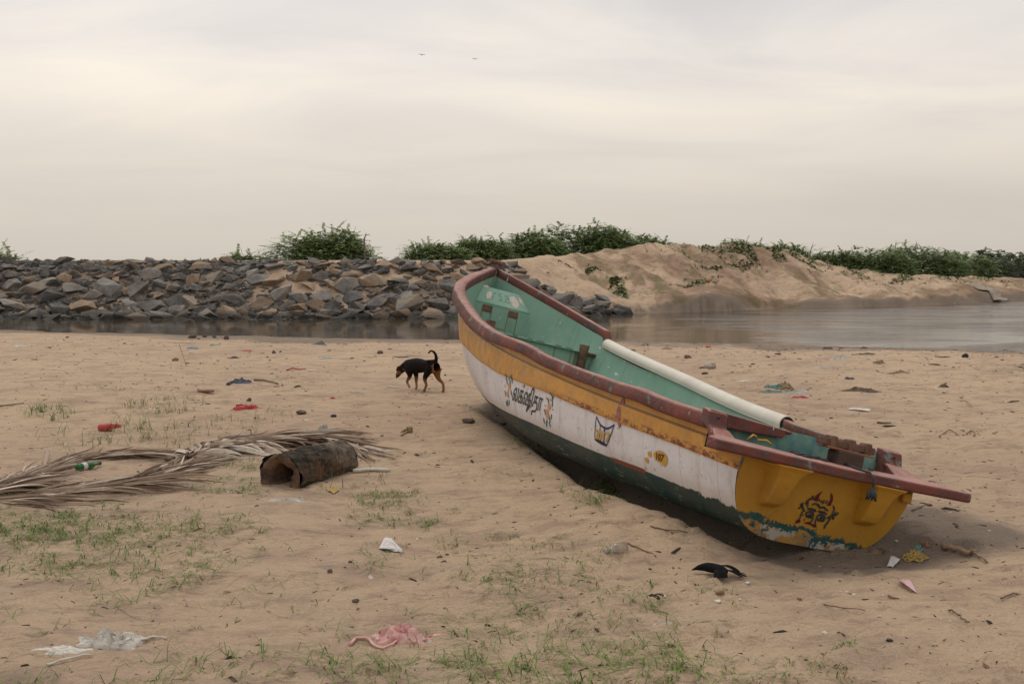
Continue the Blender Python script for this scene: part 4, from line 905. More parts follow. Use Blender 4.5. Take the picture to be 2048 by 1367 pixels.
# ================================================================ dog
def skin_obj(name,chains,m,parent=None,sub=2,root=0):
    """chains: list of [(x,y,z,rx,ry),...]; first point equal to an earlier point joins there"""
    verts=[];rad=[];edges=[]
    def idx(p):
        for i,v in enumerate(verts):
            if (Vector(v)-Vector(p[:3])).length<1e-4: return i
        verts.append(tuple(p[:3]));rad.append((p[3],p[4] if len(p)>4 else p[3]));return len(verts)-1
    for c in chains:
        pr=None
        for p in c:
            i=idx(p)
            if pr is not None: edges.append((pr,i))
            pr=i
    me=bpy.data.meshes.new(name);me.from_pydata(verts,edges,[])
    o=bpy.data.objects.new(name,me);C.objects.link(o)
    o.modifiers.new('skin','SKIN').use_smooth_shade=True
    bm=bmesh.new();bm.from_mesh(me);lay=bm.verts.layers.skin.verify()
    for v,r in zip(bm.verts,rad): v[lay].radius=r; v[lay].use_root=False
    bm.verts.ensure_lookup_table();bm.verts[root][lay].use_root=True;bm.to_mesh(me);bm.free()
    s=o.modifiers.new('sub','SUBSURF');s.levels=sub;s.render_levels=sub
    bpy.context.view_layer.update();ev=o.evaluated_get(bpy.context.evaluated_depsgraph_get())
    me2=bpy.data.meshes.new_from_object(ev);bpy.data.objects.remove(o)
    me2.name=name;me2.materials.clear()
    if m: me2.materials.append(m)
    o=bpy.data.objects.new(name,me2);link(o,parent);return o
n=NM('dog_coat',.85,.1);ca=n.attr('coat','Color');n.color(n.mix(n.rng(n.noise(60,4,.7),.3,.7,0,.25),ca,(.02,.015,.012)));n.bump(n.noise(160,3,.7,n.co('Object',(.4,1,1))),.3,.004);M['dog']=n.m
dgx,dgy,dgz=gp(866,784)
HD=R_(180-40)
dog=empty('dog',(dgx,dgy,dgz),HD,'black and tan dog walking left, nose down and tail curled up','dog')
dog.scale=(1.04,1.16,1.04)
spine=[(0,0,0.325,0.0756,0.0805),(0.09,0,0.325,0.0781,0.0854),(0.19,0,0.318,0.0854,0.0952),(0.29,0,0.318,0.0915,0.1098),(0.375,0,0.325,0.0781,0.1000),(0.445,0,0.318,0.0610,0.0732),(0.505,0,0.285,0.0512,0.0610),(0.55,0,0.262,0.0537,0.0561),(0.6,0,0.215,0.0384,0.0384),(0.635,0,0.17,0.0269,0.0294),(0.648,0,0.15,0.0218,0.0230)]
tail=[(.0,0,.325,.0756,.0805),(-.045,0,.375,.027,.027),(-.062,0,.425,.022,.022),(-.052,0,.475,.018,.018),(-.018,0,.510,.015,.015),(.028,0,.522,.012,.012),(.060,0,.505,.010,.010),(.075,0,.478,.008,.008)]
hl=[(0,0,0.325,0.0756,0.0805),(0.02,0.055,0.27,0.0610,0.0488),(0.07,0.062,0.19,0.0390,0.0317),(0.075,0.062,0.15,0.0256,0.0230),(0.045,0.062,0.098,0.0179,0.0166),(0.075,0.062,0.035,0.0166,0.0154),(0.085,0.062,0.012,0.0192,0.0154),(0.115,0.062,0.008,0.0154,0.0115)]
hr=[(0,0,0.325,0.0756,0.0805),(-0.005,-0.055,0.27,0.0610,0.0488),(-0.015,-0.062,0.19,0.0390,0.0317),(-0.04,-0.064,0.155,0.0256,0.0230),(-0.105,-0.065,0.115,0.0179,0.0166),(-0.115,-0.066,0.04,0.0166,0.0154),(-0.11,-0.066,0.012,0.0192,0.0154),(-0.08,-0.066,0.008,0.0154,0.0115)]
fl_=[(0.375,0,0.325,0.0781,0.1000),(0.37,0.055,0.25,0.0464,0.0415),(0.335,0.062,0.185,0.0307,0.0282),(0.385,0.062,0.125,0.0179,0.0166),(0.395,0.062,0.105,0.0166,0.0154),(0.355,0.062,0.055,0.0154,0.0141),(0.345,0.062,0.035,0.0179,0.0141)]
fr_=[(0.375,0,0.325,0.0781,0.1000),(0.38,-0.055,0.25,0.0464,0.0415),(0.36,-0.06,0.185,0.0307,0.0282),(0.365,-0.06,0.1,0.0179,0.0166),(0.355,-0.06,0.04,0.0154,0.0141),(0.365,-0.06,0.012,0.0179,0.0141),(0.39,-0.06,0.008,0.0154,0.0115)]
body=skin_obj('body',[spine,tail,hl,hr,fl_,fr_],M['dog'],dog,2,1)
me=body.data;col=np.zeros((len(me.vertices),3))
blk=np.array((.011,.008,.007));tan=np.array((.27,.125,.055));ltan=np.array((.42,.24,.13))
for i,v in enumerate(me.vertices):
    p=v.co;t=0
    if p.z<.19 and p.x<.45: t=min(1,(.19-p.z)/.06)
    if p.x<.0 and p.z<.36 and abs(p.y)<.05 and p.z>.20: t=max(t,.9)      # pale seat under the tail
    if p.x<.02 and p.y<-.03 and p.z<.30: t=max(t,.8)
    if p.x>.40 and p.x<.5 and p.z<.27: t=max(t,.5)
    if p.x>.54 and p.z<.235 and p.z>.175: t=max(t,.8)                     # cheeks
    c_=blk*(1-t)+tan*t
    if p.z<.09 and p.x>.2: c_=ltan
    col[i]=c_
a=me.attributes.new('coat','FLOAT_COLOR','POINT');a.data.foreach_set('color',np.c_[col,np.ones(len(col))].ravel())
M['dog_dark']=simple('dog_dark',(.012,.01,.009),(.03,.02,.015),40,.6,0)
for sgn in(1,-1):
    o=skin_obj('ear',[[(.545,sgn*.036,.298,.010,.016),(.565,sgn*.052,.275,.006,.020),(.585,sgn*.056,.245,.004,.013),(.592,sgn*.054,.232,.003,.006)]],M['dog_dark'],dog,1)
    bm=bmesh.new();bmesh.ops.create_uvsphere(bm,u_segments=10,v_segments=8,radius=.0075);bmesh.ops.translate(bm,verts=bm.verts,vec=(.603,sgn*.026,.226));me2=bpy.data.meshes.new('eye');bm.to_mesh(me2);bm.free();me2.materials.append(M['black_paint']);link(bpy.data.objects.new('eye',me2),dog)
bm=bmesh.new();bmesh.ops.create_uvsphere(bm,u_segments=10,v_segments=8,radius=.012);bmesh.ops.translate(bm,verts=bm.verts,vec=(.656,0,.143));me2=bpy.data.meshes.new('nose');bm.to_mesh(me2);bm.free();me2.materials.append(M['black_paint']);link(bpy.data.objects.new('nose',me2),dog)
# ================================================================ hollow palm log
lx0,ly0,lz0=gp(562,972);lx1,ly1,lz1=gp(685,936)
n=NM('log_bark',.95,.2)
c=n.mix(n.rng(n.noise(7,7,.7,n.co('Object',(1,1,1))),.40,.6),(.045,.036,.03),(.12,.09,.065));xl=nn(n.t,'ShaderNodeSeparateXYZ');n.l(n.co('Object'),xl.inputs[0])
far_=n.rng(n.math('ADD',xl.outputs[0],n.math('MULTIPLY',n.noise(6,5,.6),.6)),.70,.90)
c=n.mix(far_,c,n.mix(n.rng(n.noise(16,6,.7),.4,.62),(.30,.24,.18),(.10,.08,.065)))
c=n.mix(n.math('MULTIPLY',n.rng(n.noise(5,5,.6),.57,.64),.7),c,(.26,.14,.075)); c=n.mix(n.rng(n.noise(38,4,.7),.68,.73),c,(.55,.50,.44))
n.color(c)
wv=nn(n.t,'ShaderNodeTexWave',wave_type='BANDS',bands_direction='X',i_Scale=9,i_Distortion=5,i_Detail=4);n.l(n.co('Object'),wv.inputs[0])
n.bump(n.math('ADD',wv.outputs[1],n.math('MULTIPLY',n.noise(30,6,.7),1.2)),.9,.03);M['log_bark']=n.m
M['log_end']=simple('log_end',(.20,.115,.065),(.06,.042,.032),9,.95,.8,.02)
Rr=.175;a=math.atan2(ly1-ly0,lx1-lx0);Ll=math.hypot(lx1-lx0,ly1-ly0)
lg=empty('palm_log',(lx0,ly0,lz0),a,'short hollow section of dark palm trunk half sunk in the sand beside the dry fronds','log')
NS=96;NL=80
def ring(x,r,seed):
    th=np.linspace(0,2*np.pi,NS,endpoint=False);rr_=r*(1+.06*fbm(np.cos(th)*2+seed,np.sin(th)*2+x*3,3,seed)+.035*fbm(np.cos(th)*6+x*9,np.sin(th)*6,3,seed+5))*(1-.10*sstep((.06-x)/.06)*(vnoise(th*3,x*0,9)))
    return np.stack([np.full(NS,x),np.cos(th)*rr_,np.sin(th)*rr_+r*.40],-1)
V=[];xs=np.linspace(0,Ll,NL)
for x_ in xs: V.append(ring(x_,Rr*(1-.14*x_/Ll)*(1+.02*math.sin(x_*42+math.sin(x_*9)*2)),3))
o=mesh('bark',np.concatenate(V),grid_faces(NL,NS,False,True),M['log_bark'],lg,True)
inr=[.97,.9,.8,.62,.50,.47];V=[];xi=[-.002,-.014,-.010,.004,.05,.5]
for q,x_ in zip(inr,xi):
    th=np.linspace(0,2*np.pi,NS,endpoint=False);k=1+.11*fbm(np.cos(th)*2.5+q*4,np.sin(th)*2.5,3,8)*(q<.95);V.append(np.stack([np.full(NS,x_)+.012*fbm(np.cos(th)*3,np.sin(th)*3+q*9,3,4),np.cos(th)*Rr*q*k,np.sin(th)*Rr*q*k+Rr*.40],-1))
mesh('hollow_end',np.concatenate(V),grid_faces(6,NS,False,True)[:,::-1],M['log_end'],lg,True)
e_=ring(Ll,Rr*.86,3);mesh('far_end',np.concatenate([e_,[[Ll+.01,0,Rr*.45]]]),[(i,(i+1)%NS,NS) for i in range(NS)],M['log_end'],lg)
# ================================================================ dry palm fronds
n=NM('dry_frond',.85,.2);v=n.attr('tint')
c=n.mix(n.rng(v,0,.5),(.13,.085,.06),(.31,.215,.15));c=n.mix(n.rng(v,.5,1),c,(.56,.48,.40));c=n.mix(n.math('MULTIPLY',n.rng(n.noise(24,5,.7),.5,.7),.4),c,(.12,.08,.055))
n.color(c);M['frond']=n.m
def frond(label,pxs,nleaf,seed,spread=.5,ll=.42,side=0,h0=.03,lift=.06,wide=.016,hang=.6,stem_r=.014):
    rn=np.random.default_rng(seed)
    P=[np.array(gp(*p)) for p in pxs];d=[0]
    for a_,b_ in zip(P[:-1],P[1:]): d.append(d[-1]+np.linalg.norm(b_-a_))
    P=np.array(P);d=np.array(d)
    def pos(t):
        q=t*d[-1];return np.array([np.interp(q,d,P[:,k]) for k in range(3)])+np.array([0,0,h0*.5+lift*.4*math.sin(math.pi*min(1,t))])
    org=pos(0);e=empty('palm_frond',org.tolist(),0,label,'palm frond','dry palm fronds lying on the sand')
    pts=[pos(t)-org for t in np.linspace(0,1,24)]
    m_=len(pts);o=MB().tube(pts,[stem_r*(1-.75*i/m_)+.003 for i in range(m_)],7).build('stem',M['frond'],e,True)
    V=[];T=[];F=[]
    for k in range(int(nleaf*.62)):
        t=rn.uniform(.06,1.0);c=pos(t);c2=pos(min(1,t+.02));tan_=(c2-pos(max(0,t-.02)));tan_/=np.linalg.norm(tan_)+1e-9
        sd_=rn.choice([-1,1]) if side==0 else (side if rn.random()<.8 else -side)
        lat=np.array([-tan_[1],tan_[0],0])*sd_
        f_=abs(rn.normal(0,spread*.75));L1=ll*rn.uniform(.5,1.9)*(1-.35*abs(t-.45))
        dr=tan_+lat*f_+np.array([0,0,rn.uniform(-.06,.09)]);dr/=np.linalg.norm(dr)
        n_=7;b=len(V);tint=rn.random() if wide<.027 else .5+.5*rn.random();c=c+lat*abs(rn.normal(0,.05));w_=wide*rn.uniform(.35,1.25);cur=rn.normal(0,.12)+(rn.normal(0,.8) if rn.random()<.12 else 0);tw=rn.uniform(0,3.1)
        q=c.copy()
        for i in range(n_):
            u=i/(n_-1);ww=w_*(math.sin(math.pi*min(.999,.12+u*.86)))**.7
            dd=dr+lat*cur*u*.6+np.array([0,0,-hang*u*u*.5]);dd/=np.linalg.norm(dd)
            if i: q=q+dd*L1/(n_-1)
            g_=ground_q(q[0],q[1])+.004+.012*rn.random()
            if q[2]<g_: q[2]=g_
            sv=np.cross(dd,[0,0,1.]);sv/=np.linalg.norm(sv)+1e-9;up=np.cross(sv,dd)
            s_=(sv*math.cos(tw+u)+up*math.sin(tw+u)*.8)*ww
            V+= [q-s_-org,q+np.array([0,0,ww*.5])-org,q+s_-org];T+=[tint]*3
            if i: F+=[(b+3*i-3,b+3*i-2,b+3*i+1,b+3*i),(b+3*i-2,b+3*i-1,b+3*i+2,b+3*i+1)]
    # keep the lower edges above the sand
    V=np.array(V)+org; gv=gzv(V[:,0],V[:,1])+.002; V[:,2]=np.maximum(V[:,2],gv); V=V-org
    mesh('leaflets',V,F,M['frond'],e,attrs=dict(tint=np.array(T)))
    me=o.data;a_=me.attributes.new('tint','FLOAT','POINT');a_.data.foreach_set('value',[.28]*len(me.vertices))
    return e
def ground_q(x,y): return gz(x,y)
frond('dry frond in front, its pale leaflets fanning out just left of the log',[(-60,1004),(40,1002),(120,990),(250,975),(330,950),(400,925),(470,905),(520,898)],420,1,.34,.50,0,.03,.05,.016)
frond('dry frond behind the green bottle, running to the left edge of the photo',[(-60,985),(20,972),(90,945),(150,925),(230,915),(300,913),(400,912)],380,2,.26,.42,0,.03,.05,.013)
frond('dry frond bundle lying behind the log, pointing right past its far end',[(440,893),(500,890),(560,888),(620,882),(655,886),(690,895),(720,905)],420,3,.24,.36,0,.05,.10,.014)
frond('dry frond ending in long narrow strips between the other fronds',[(330,922),(400,908),(470,893),(540,884),(600,882),(640,878)],330,4,.36,.40,0,.03,.08,.015,hang=.4)
frond('curled clump of pale dead frond leaves at the left edge of the photo',[(-50,1000),(-10,995),(20,985),(60,970)],170,5,.8,.30,0,.06,.10,.02)
frond('fan of broad bleached leaflets drooping beside the log mouth',[(380,925),(430,908),(475,900),(515,896)],120,6,1.5,.27,-1,.12,.05,.036,hang=.9,stem_r=.01)
# ================================================================ litter
def cmat(name,c1,c2,rough=.8,scale=18,spec=.3): 
    if name not in M: M[name]=simple(name,c1,c2,scale,rough,.3,.003,spec)
    return M[name]
cmat('cloth_pink',(.55,.26,.24),(.66,.42,.38));cmat('film_white',(.62,.58,.52),(.50,.45,.39),.5);cmat('cloth_dark',(.05,.06,.085),(.10,.11,.13));cmat('film_red',(.50,.055,.06),(.36,.03,.04),.45)
cmat('net_pale',(.22,.18,.145),(.36,.31,.25),.9,6);cmat('net_teal',(.10,.26,.24),(.20,.30,.26));cmat('cloth_blue',(.10,.24,.30),(.18,.32,.36));cmat('film_grey',(.32,.29,.25),(.45,.42,.37),.6);cmat('mud',(.17,.125,.085),(.10,.075,.055),.95,30)
cmat('stone_dark',(.09,.06,.055),(.15,.11,.09),.9,20);cmat('rope_tan',(.36,.27,.15),(.24,.18,.11));cmat('rope_yellow',(.45,.30,.08),(.32,.22,.08));cmat('plastic_green',(.03,.30,.12),(.04,.24,.10),.4);cmat('plastic_black',(.02,.02,.022),(.04,.04,.04),.5)
cmat('paper_white',(.62,.58,.56),(.55,.50,.48),.9,40);cmat('paper_pink',(.62,.42,.42),(.50,.32,.33),.9,60);cmat('dry_brown',(.20,.12,.08),(.30,.20,.14),.9,25);cmat('net_green',(.07,.11,.09),(.20,.22,.18));cmat('orange_plastic',(.60,.16,.03),(.5,.14,.04),.5);cmat('shell_white',(.72,.66,.58),(.6,.52,.45),.6,50);cmat('stick',(.22,.15,.10),(.13,.09,.065),.9,30);cmat('feather_black',(.006,.006,.007),(.014,.013,.015),.85,40,.1);cmat('concrete_pale',(.45,.38,.31),(.36,.29,.23),.9,20);cmat('card_brown',(.30,.18,.11),(.24,.14,.09),.9)
def scale_at(px,py): x,y,z=gp(px,py);return x,y,z,math.hypot(y,HC)/FPX
def crumple(name,label,px,py,wpx,hm,m,seed,aspect=.6,rz=0,cat=None,n_=30,hole=0,ragged=.35,group=None,fold=1.):
    """a crumpled sheet: folded heightfield with a ragged outline, bellied so that its rim meets the sand"""
    x,y,z,k=scale_at(px,py);r=wpx*k/2;hm=hm*(.55 if py<800 else 1);V=[];u=np.linspace(0,1,n_);th=np.linspace(0,2*np.pi,n_*2,endpoint=False)
    U,TH=np.meshgrid(u,th,indexing='ij')
    out=1+ragged*fbm(np.cos(TH)*1.7+seed,np.sin(TH)*1.7,4,seed)
    X_=U*np.cos(TH)*r*out;Y_=U*np.sin(TH)*r*aspect*out
    q=r*.9
    f=1-np.abs(vnoise(X_/q*2.1*fold+seed,Y_/q*2.6*fold,seed));g=1-np.abs(fbm(X_/q*4.5*fold,Y_/q*4.5*fold+seed,3,seed+3))
    H_=hm*(.15+.55*f**2+.45*np.clip(g,0,1))*np.clip(1-U**3,0,1)*(.75+.5*fbm(X_/q,Y_/q,2,seed+9))
    X_=X_+.25*hm*fbm(X_/q*4,Y_/q*4,3,seed+5);c_,s_=math.cos(rz),math.sin(rz)
    wx=x+X_*c_-Y_*s_;wy=y+X_*s_+Y_*c_;Zg=gzv(wx,wy)
    W_=np.stack([wx-x,wy-y,Zg-z+np.maximum(H_,-.0)-.006*(U>.97)],-1)
    o=mesh(name,W_.reshape(-1,3),grid_faces(n_,2*n_,False,True),m,None,True);o.location=(x,y,z)
    return tag(o,label,cat or name.replace('_',' '),group)
def stone(name,label,px,py,wpx,m,seed,hr=.7,cat='stone',group=None):
    x,y,z,k=scale_at(px,py);s_=wpx*k;bm=bmesh.new();bmesh.ops.create_icosphere(bm,subdivisions=3,radius=.5)
    for v in bm.verts:
        c=v.co;d=1+.28*float(fbm(np.array(c.x*2.6+seed),np.array(c.y*2.6+c.z*3.1),4,seed));v.co=Vector((c.x*d,c.y*d*.8,c.z*d*hr))*s_
    me=bpy.data.meshes.new(name);bm.to_mesh(me);bm.free();me.polygons.foreach_set('use_smooth',[seed%2==0]*len(me.polygons));me.materials.append(m);o=bpy.data.objects.new(name,me);o.location=(x,y,z+s_*hr*.28);link(o);return tag(o,label,cat,group)
def stick(name,label,pts,rpx,m,cat='stick',lift=0.004,wob=.0,seed=0,group=None,lifts=None):
    P=[];rr=random.Random(seed)
    for i,p in enumerate(pts):
        x,y,z,k=scale_at(*p);P.append(Vector((x,y,z+lift+rpx*k*.7+(lifts[i] if lifts else 0))))
    org=P[0].copy();Q=[]
    for a_,b_ in zip(P[:-1],P[1:]):
        for t in(0,.33,.66): q=a_.lerp(b_,t)-org;Q.append(q+Vector((rr.gauss(0,wob),rr.gauss(0,wob),abs(rr.gauss(0,wob)))))
    Q.append(P[-1]-org);n_=len(Q);o=MB().tube(Q,[rpx*k*(1-.4*i/n_) for i in range(n_)],7).build(name,m,None,True);o.location=org
    return tag(o,label,cat,group)
def tangle(name,label,px,py,wpx,m,seed,n_=14,th=.004,h=.06,cat=None,parent=None,asp=.6):
    x,y,z,k=scale_at(px,py);r=wpx*k/2;rn=random.Random(seed);mb=MB()
    for i in range(n_):
        cx,cy=rn.gauss(0,.25)*r,rn.gauss(0,.25)*r*asp;ra=r*rn.uniform(.25,.75);ph=rn.uniform(0,6.3);P=[]
        for t in range(18):
            a_=ph+t*.42;q=1+.35*math.sin(t*1.3+i);px_,py_=cx+ra*q*math.cos(a_),cy+ra*q*asp*math.sin(a_)
            g_=gz(x+px_,y+py_)-z;P.append((px_,py_,g_+th+abs(h*rn.uniform(.1,1)*math.sin(t*.6+i)*max(0,1-math.hypot(px_/r,py_/(r*asp))*.75))))
        mb.tube(P,th,5)
    o=mb.build(name,m,parent,True);o.location=(x,y,z);return tag(o,label,cat or name.replace('_',' '))
# foreground and middle pieces
o=crumple('cloth','crumpled pink and cream cloth with a loose strap in the foreground sand',808,1274,112,.09,M['cloth_pink'],3,.55,.2,'cloth',44,ragged=.4,fold=1.5)
x,y,z,k=scale_at(745,1284);st=stick('strap','',[(700,1290),(712,1279),(735,1279),(748,1292),(765,1300),(785,1290),(800,1278)],3.2,M['cloth_pink'],wob=.001);st.parent=o;st.location=st.location-o.location
for kx in('label','category'): 
    if kx in st: del st[kx]
crumple('plastic_bag','crumpled dirty white plastic bag at the lower left of the photo',215,1288,88,.07,M['film_white'],8,.5,.1,'plastic bag',40,ragged=.7,fold=1.6)
crumple('plastic_film','flat buried strip of white plastic film left of the white bag',120,1302,110,.018,M['film_white'],12,.25,.15,'plastic film',30,ragged=.6)
stick('film_strip','thin white plastic strip trailing below the white bag',[(95,1332),(130,1322),(185,1312)],2.6,M['film_white'],'plastic strip',wob=.003)
stick('film_strip','thin curved white plastic strip right of the white bag',[(288,1281),(305,1276),(333,1279)],2.4,M['film_white'],'plastic strip',wob=.002)
def sheet(name,label,pxs,m,cat,lift=(.004,.02,.004,.03)):
    P=[];
    for p,l in zip(pxs,lift): x,y,z=gp(*p);P.append(np.array([x,y,z+l]))
    org=P[0].copy();n_=9;V=[]
    for i in range(n_):
        for j in range(n_):
            u,v=i/(n_-1),j/(n_-1);q=(P[0]*(1-u)+P[1]*u)*(1-v)+(P[3]*(1-u)+P[2]*u)*v;q=q+np.array([0,0,.006*math.sin(u*7+v*3)*math.sin(v*3.1+.3)]);q[2]=max(q[2],gz(q[0],q[1])+.003);V.append(q-org)
    o=mesh(name,V,grid_faces(n_,n_),m,None,True);o.location=org.tolist();so=o.modifiers.new('thick','SOLIDIFY');so.thickness=.0015;return tag(o,label,cat)
sheet('paper_packet','bent white paper packet lying between grass tufts left of centre',[(758,1098),(768,1083),(783,1083),(808,1104)],M['paper_white'],'paper',(.006,.022,.026,.006))
sheet('paper_sheet','flat lower flap under the bent white packet',[(757,1096),(770,1094),(806,1105),(790,1104)],M['paper_white'],'paper',(.004,.01,.006,.006))
pk=sheet('paper_slip','pale pink printed paper slip on the sand at the lower right',[(1799,1162),(1818,1165),(1835,1187),(1813,1181)],M['paper_pink'],'paper')
# crow
x,y,z,k=scale_at(1432,1150)
cr=empty('dead_crow',(x,y,z),R_(-12),'dead black crow lying on the sand under the stern of the boat','bird');cr.scale=(.88,.88,.88)
skin_obj('body',[[(-.105,.045,.03,.020,.020),(-.07,.04,.038,.030,.026),(-.02,.025,.042,.038,.032),(.035,.0,.036,.034,.028),(.075,-.012,.024,.020,.016)],[(-.105,.045,.03,.020,.020),(-.125,.045,.022,.010,.010),(-.15,.04,.012,.003,.003)]],M['feather_black'],cr,2,2)
mb=MB();rn=random.Random(5)
def feather(mb,a0,ang,l,w_,dz=0):
    ca,sa=math.cos(ang),math.sin(ang);V=[]
    for i in range(6):
        u=i/5;ww=w_*(math.sin(math.pi*min(.98,.15+u*.8)))**.6;c=(a0[0]+ca*l*u,a0[1]+sa*l*u,a0[2]*(1-u)+.007+dz*math.sin(u*3))
        V+=[(c[0]-sa*ww,c[1]+ca*ww,c[2]),(c[0],c[1],c[2]+.004),(c[0]+sa*ww,c[1]-ca*ww,c[2])]
    F=[]
    for i in range(5): b=3*i;F+=[(b,b+1,b+4,b+3),(b+1,b+2,b+5,b+4)]
    mb.add(V,F)
for i in range(9): feather(mb,(.04,.01-.002*i,.035),-.35+.075*i-.05*(i%2),.12+.012*(i%3),.008,.006)
mb.build('tail_feathers',M['feather_black'],cr)
mb=MB()
for i in range(8): feather(mb,(.005+.006*i,-.01,.04),-1.75+.07*i,.085-.003*i,.010,.01)
mb.build('wing',M['feather_black'],cr)
mb=MB()
for i in range(7): feather(mb,(.0+.004*i,.03,.045),.05+.06*i,.13,.009,.02)
mb.build('wing',M['feather_black'],cr)
# bottles
def bottle(name,label,p0,p1,rad,m,capm,cat,zr=.8,labelm=None):
    x0,y0,z0=gp(*p0);x1,y1,z1=gp(*p1);d=Vector((x1-x0,y1-y0,z1-z0));Lb=d.length
    e=empty(name,(x0,y0,z0),0,label,cat)
    prof=[(0,.3),(.01,.9),(.05,1),(.56,1),(.66,.86),(.78,.42),(.92,.36),(.99,.40),(1,.3)]
    o=MB().tube([d*t+Vector((0,0,rad*zr)) for t,_ in prof],[rad*r_ for _,r_ in prof],20).build('glass',m,e,True)
    MB().tube([d*.955+Vector((0,0,rad*zr)),d*1.02+Vector((0,0,rad*zr))],rad*.46,14).build('cap',capm,e,True)
    if labelm: MB().tube([d*.16+Vector((0,0,rad*zr)),d*.34+Vector((0,0,rad*zr))],rad*1.02,20,False).build('label_band',labelm,e,True)
    return e
n=NM('green_glass',.12,.5);n.color((.02,.16,.03));n.b.inputs['Transmission Weight'].default_value=.35;M['green_glass']=n.m
n=NM('clear_plastic',.25,.5);n.color((.62,.56,.48));n.b.inputs['Transmission Weight'].default_value=.8;M['clear_plastic']=n.m
bottle('bottle','green glass beer bottle with a foil cap leaning on the dry frond',(155,941),(200,932),.032,M['green_glass'],M['plastic_black'],'bottle',labelm=M['paper_white'])
bottle('plastic_bottle','clear empty plastic bottle half filled with sand left of the crow',(1252,1102),(1212,1107),.036,M['clear_plastic'],M['film_grey'],'bottle',.55)
# red cup with a rag
e=empty('red_cup',(0,0,0),0,'bright red plastic cup lying on its side at the left','cup');x,y,z,k=scale_at(213,862);e.location=(x,y,z)
MB().tube([(-.075,0,.034),(-.073,0,.034),(.02,.0,.038),(.05,.0,.038),(.052,0,.038)],[.028,.030,.040,.042,.038],20).build('cup_body',M['film_red'],e,True)
crumple('plastic_wrapper','red crumpled wrapper stuck behind the red cup',224,855,30,.075,M['film_red'],21,.6,.4,'wrapper',24,fold=1.4)
crumple('rag','dark navy crumpled rag on the sand left of centre',478,765,48,.11,M['cloth_dark'],31,.5,.1,'rag',30,ragged=.6)
stick('rag_strip','dark navy cloth tail beside the crumpled rag',[(455,770),(462,766),(478,765)],3,M['cloth_dark'],'rag',wob=.003)
crumple('plastic_wrapper','dark red plastic wrapper half buried left of centre',495,817,44,.06,M['film_red'],33,.45,.1,'wrapper',26,ragged=.6)
stick('wrapper_strip','thin red twisted end of the half buried wrapper',[(472,813),(485,812),(498,818)],2.4,M['film_red'],'wrapper',wob=.003)
# slipper
x,y,z,k=scale_at(413,785);e=empty('slipper',(x,y,z),R_(-10),'worn grey and brown slipper lying on the sand left of centre','slipper')
o=skin_obj('sole',[[(-.12,0,.02,.038,.022),(-.04,.01,.025,.04,.02),(.05,.0,.03,.035,.02),(.11,-.01,.025,.03,.02)]],M['card_brown'],e,2);skin_obj('toe_strap',[[(-.12,-.02,.04,.022,.03),(-.08,-.03,.05,.02,.03)]],M['film_grey'],e,2)
crumple('fishing_net','tangled teal and grey fishing net heap on the right of the boat',1562,783,62,.07,M['net_green'],41,.6,0,'fishing net',36,ragged=.5,fold=2)
tangle('net_rope','teal net cord looped over the fishing net heap',1556,779,56,M['net_teal'],42,16,.005,.10,'rope')
tangle('net_rope','pale rope lump in the middle of the fishing net heap',1572,781,30,M['rope_tan'],43,22,.009,.15,'rope')
crumple('rag','dull red rag at the right end of the fishing net heap',1600,795,28,.05,M['film_red'],44,.5,0,'rag',22)
crumple('rag','sandy grey rag half covered beside the fishing net heap',1595,788,50,.07,M['film_grey'],45,.5,0,'rag',26)
crumple('dirt_pile','dark lumpy heap of damp earth on the right',1716,783,82,.10,M['mud'],51,.55,0,'earth heap',44,fold=3.5)
crumple('dirt_pile','flat dark mound of damp sand near the water, the larger of two',1731,709,36,.10,M['mud'],52,.6,0,'earth heap',26,fold=2)
crumple('dirt_pile','flat dark mound of damp sand near the water, the smaller one on its left',1655,697,22,.09,M['mud'],53,.6,0,'earth heap',20,fold=2)
crumple('dirt_pile','long low dark mound near the water at the right',1884,714,34,.05,M['mud'],54,.5,0,'earth heap',22,fold=2)
crumple('dirt_pile','small dark mound just left of the black bottle',1728,696,16,.08,M['mud'],55,.6,0,'earth heap',18)
crumple('dirt_pile','brown debris heap in front of the far shore on the right',1757,727,24,.10,M['dry_brown'],56,.5,0,'debris heap',22,fold=2)
crumple('dirt_pile','dark clump of weed at the right margin of the sand',1888,774,24,.07,M['mud'],57,.5,0,'weed clump',22,fold=2)
crumple('dirt_pile','brown clod on the sand behind the net heap',1793,746,46,.06,M['dry_brown'],58,.3,0,'debris heap',24,fold=2.5)
crumple('dirt_pile','greenish flat patch of weed behind the dog',803,714,34,.03,M['mud'],59,.4,0,'weed clump',22)
crumple('dirt_pile','flat grey dry weed patch at the left near the water',365,686,42,.04,M['mud'],60,.4,0,'weed clump',22)
crumple('plastic_bag','transparent grey plastic bag on the far right sand',1680,718,44,.13,M['film_grey'],61,.5,0,'plastic bag',28,ragged=.6)
crumple('rag','grey cloth scrap below the transparent bag',1650,736,36,.07,M['film_grey'],62,.5,0,'rag',24,ragged=.6)
crumple('plastic_bag','grey plastic scrap at the shoreline right of the boat',1452,690,26,.10,M['film_grey'],63,.5,0,'plastic bag',22)
crumple('rag','dark rag lump behind the fishing net',1700,756,20,.08,M['cloth_dark'],64,.5,0,'rag',20)
crumple('plastic_bag','cream plastic scrap above the white pipe',1488,762,26,.04,M['film_white'],65,.4,0,'plastic bag',20)
crumple('rag','teal cloth scrap on the sand at the left near the water',388,697,24,.07,M['cloth_blue'],66,.5,0,'rag',22,ragged=.6)
crumple('rag','green plastic rag beside the teal scrap at the left',430,690,16,.07,M['net_teal'],67,.5,0,'rag',18)
crumple('fishing_net','small grey net clump on the left sand near the water',641,689,28,.13,M['net_green'],68,.55,0,'fishing net',26,ragged=.5,fold=2)
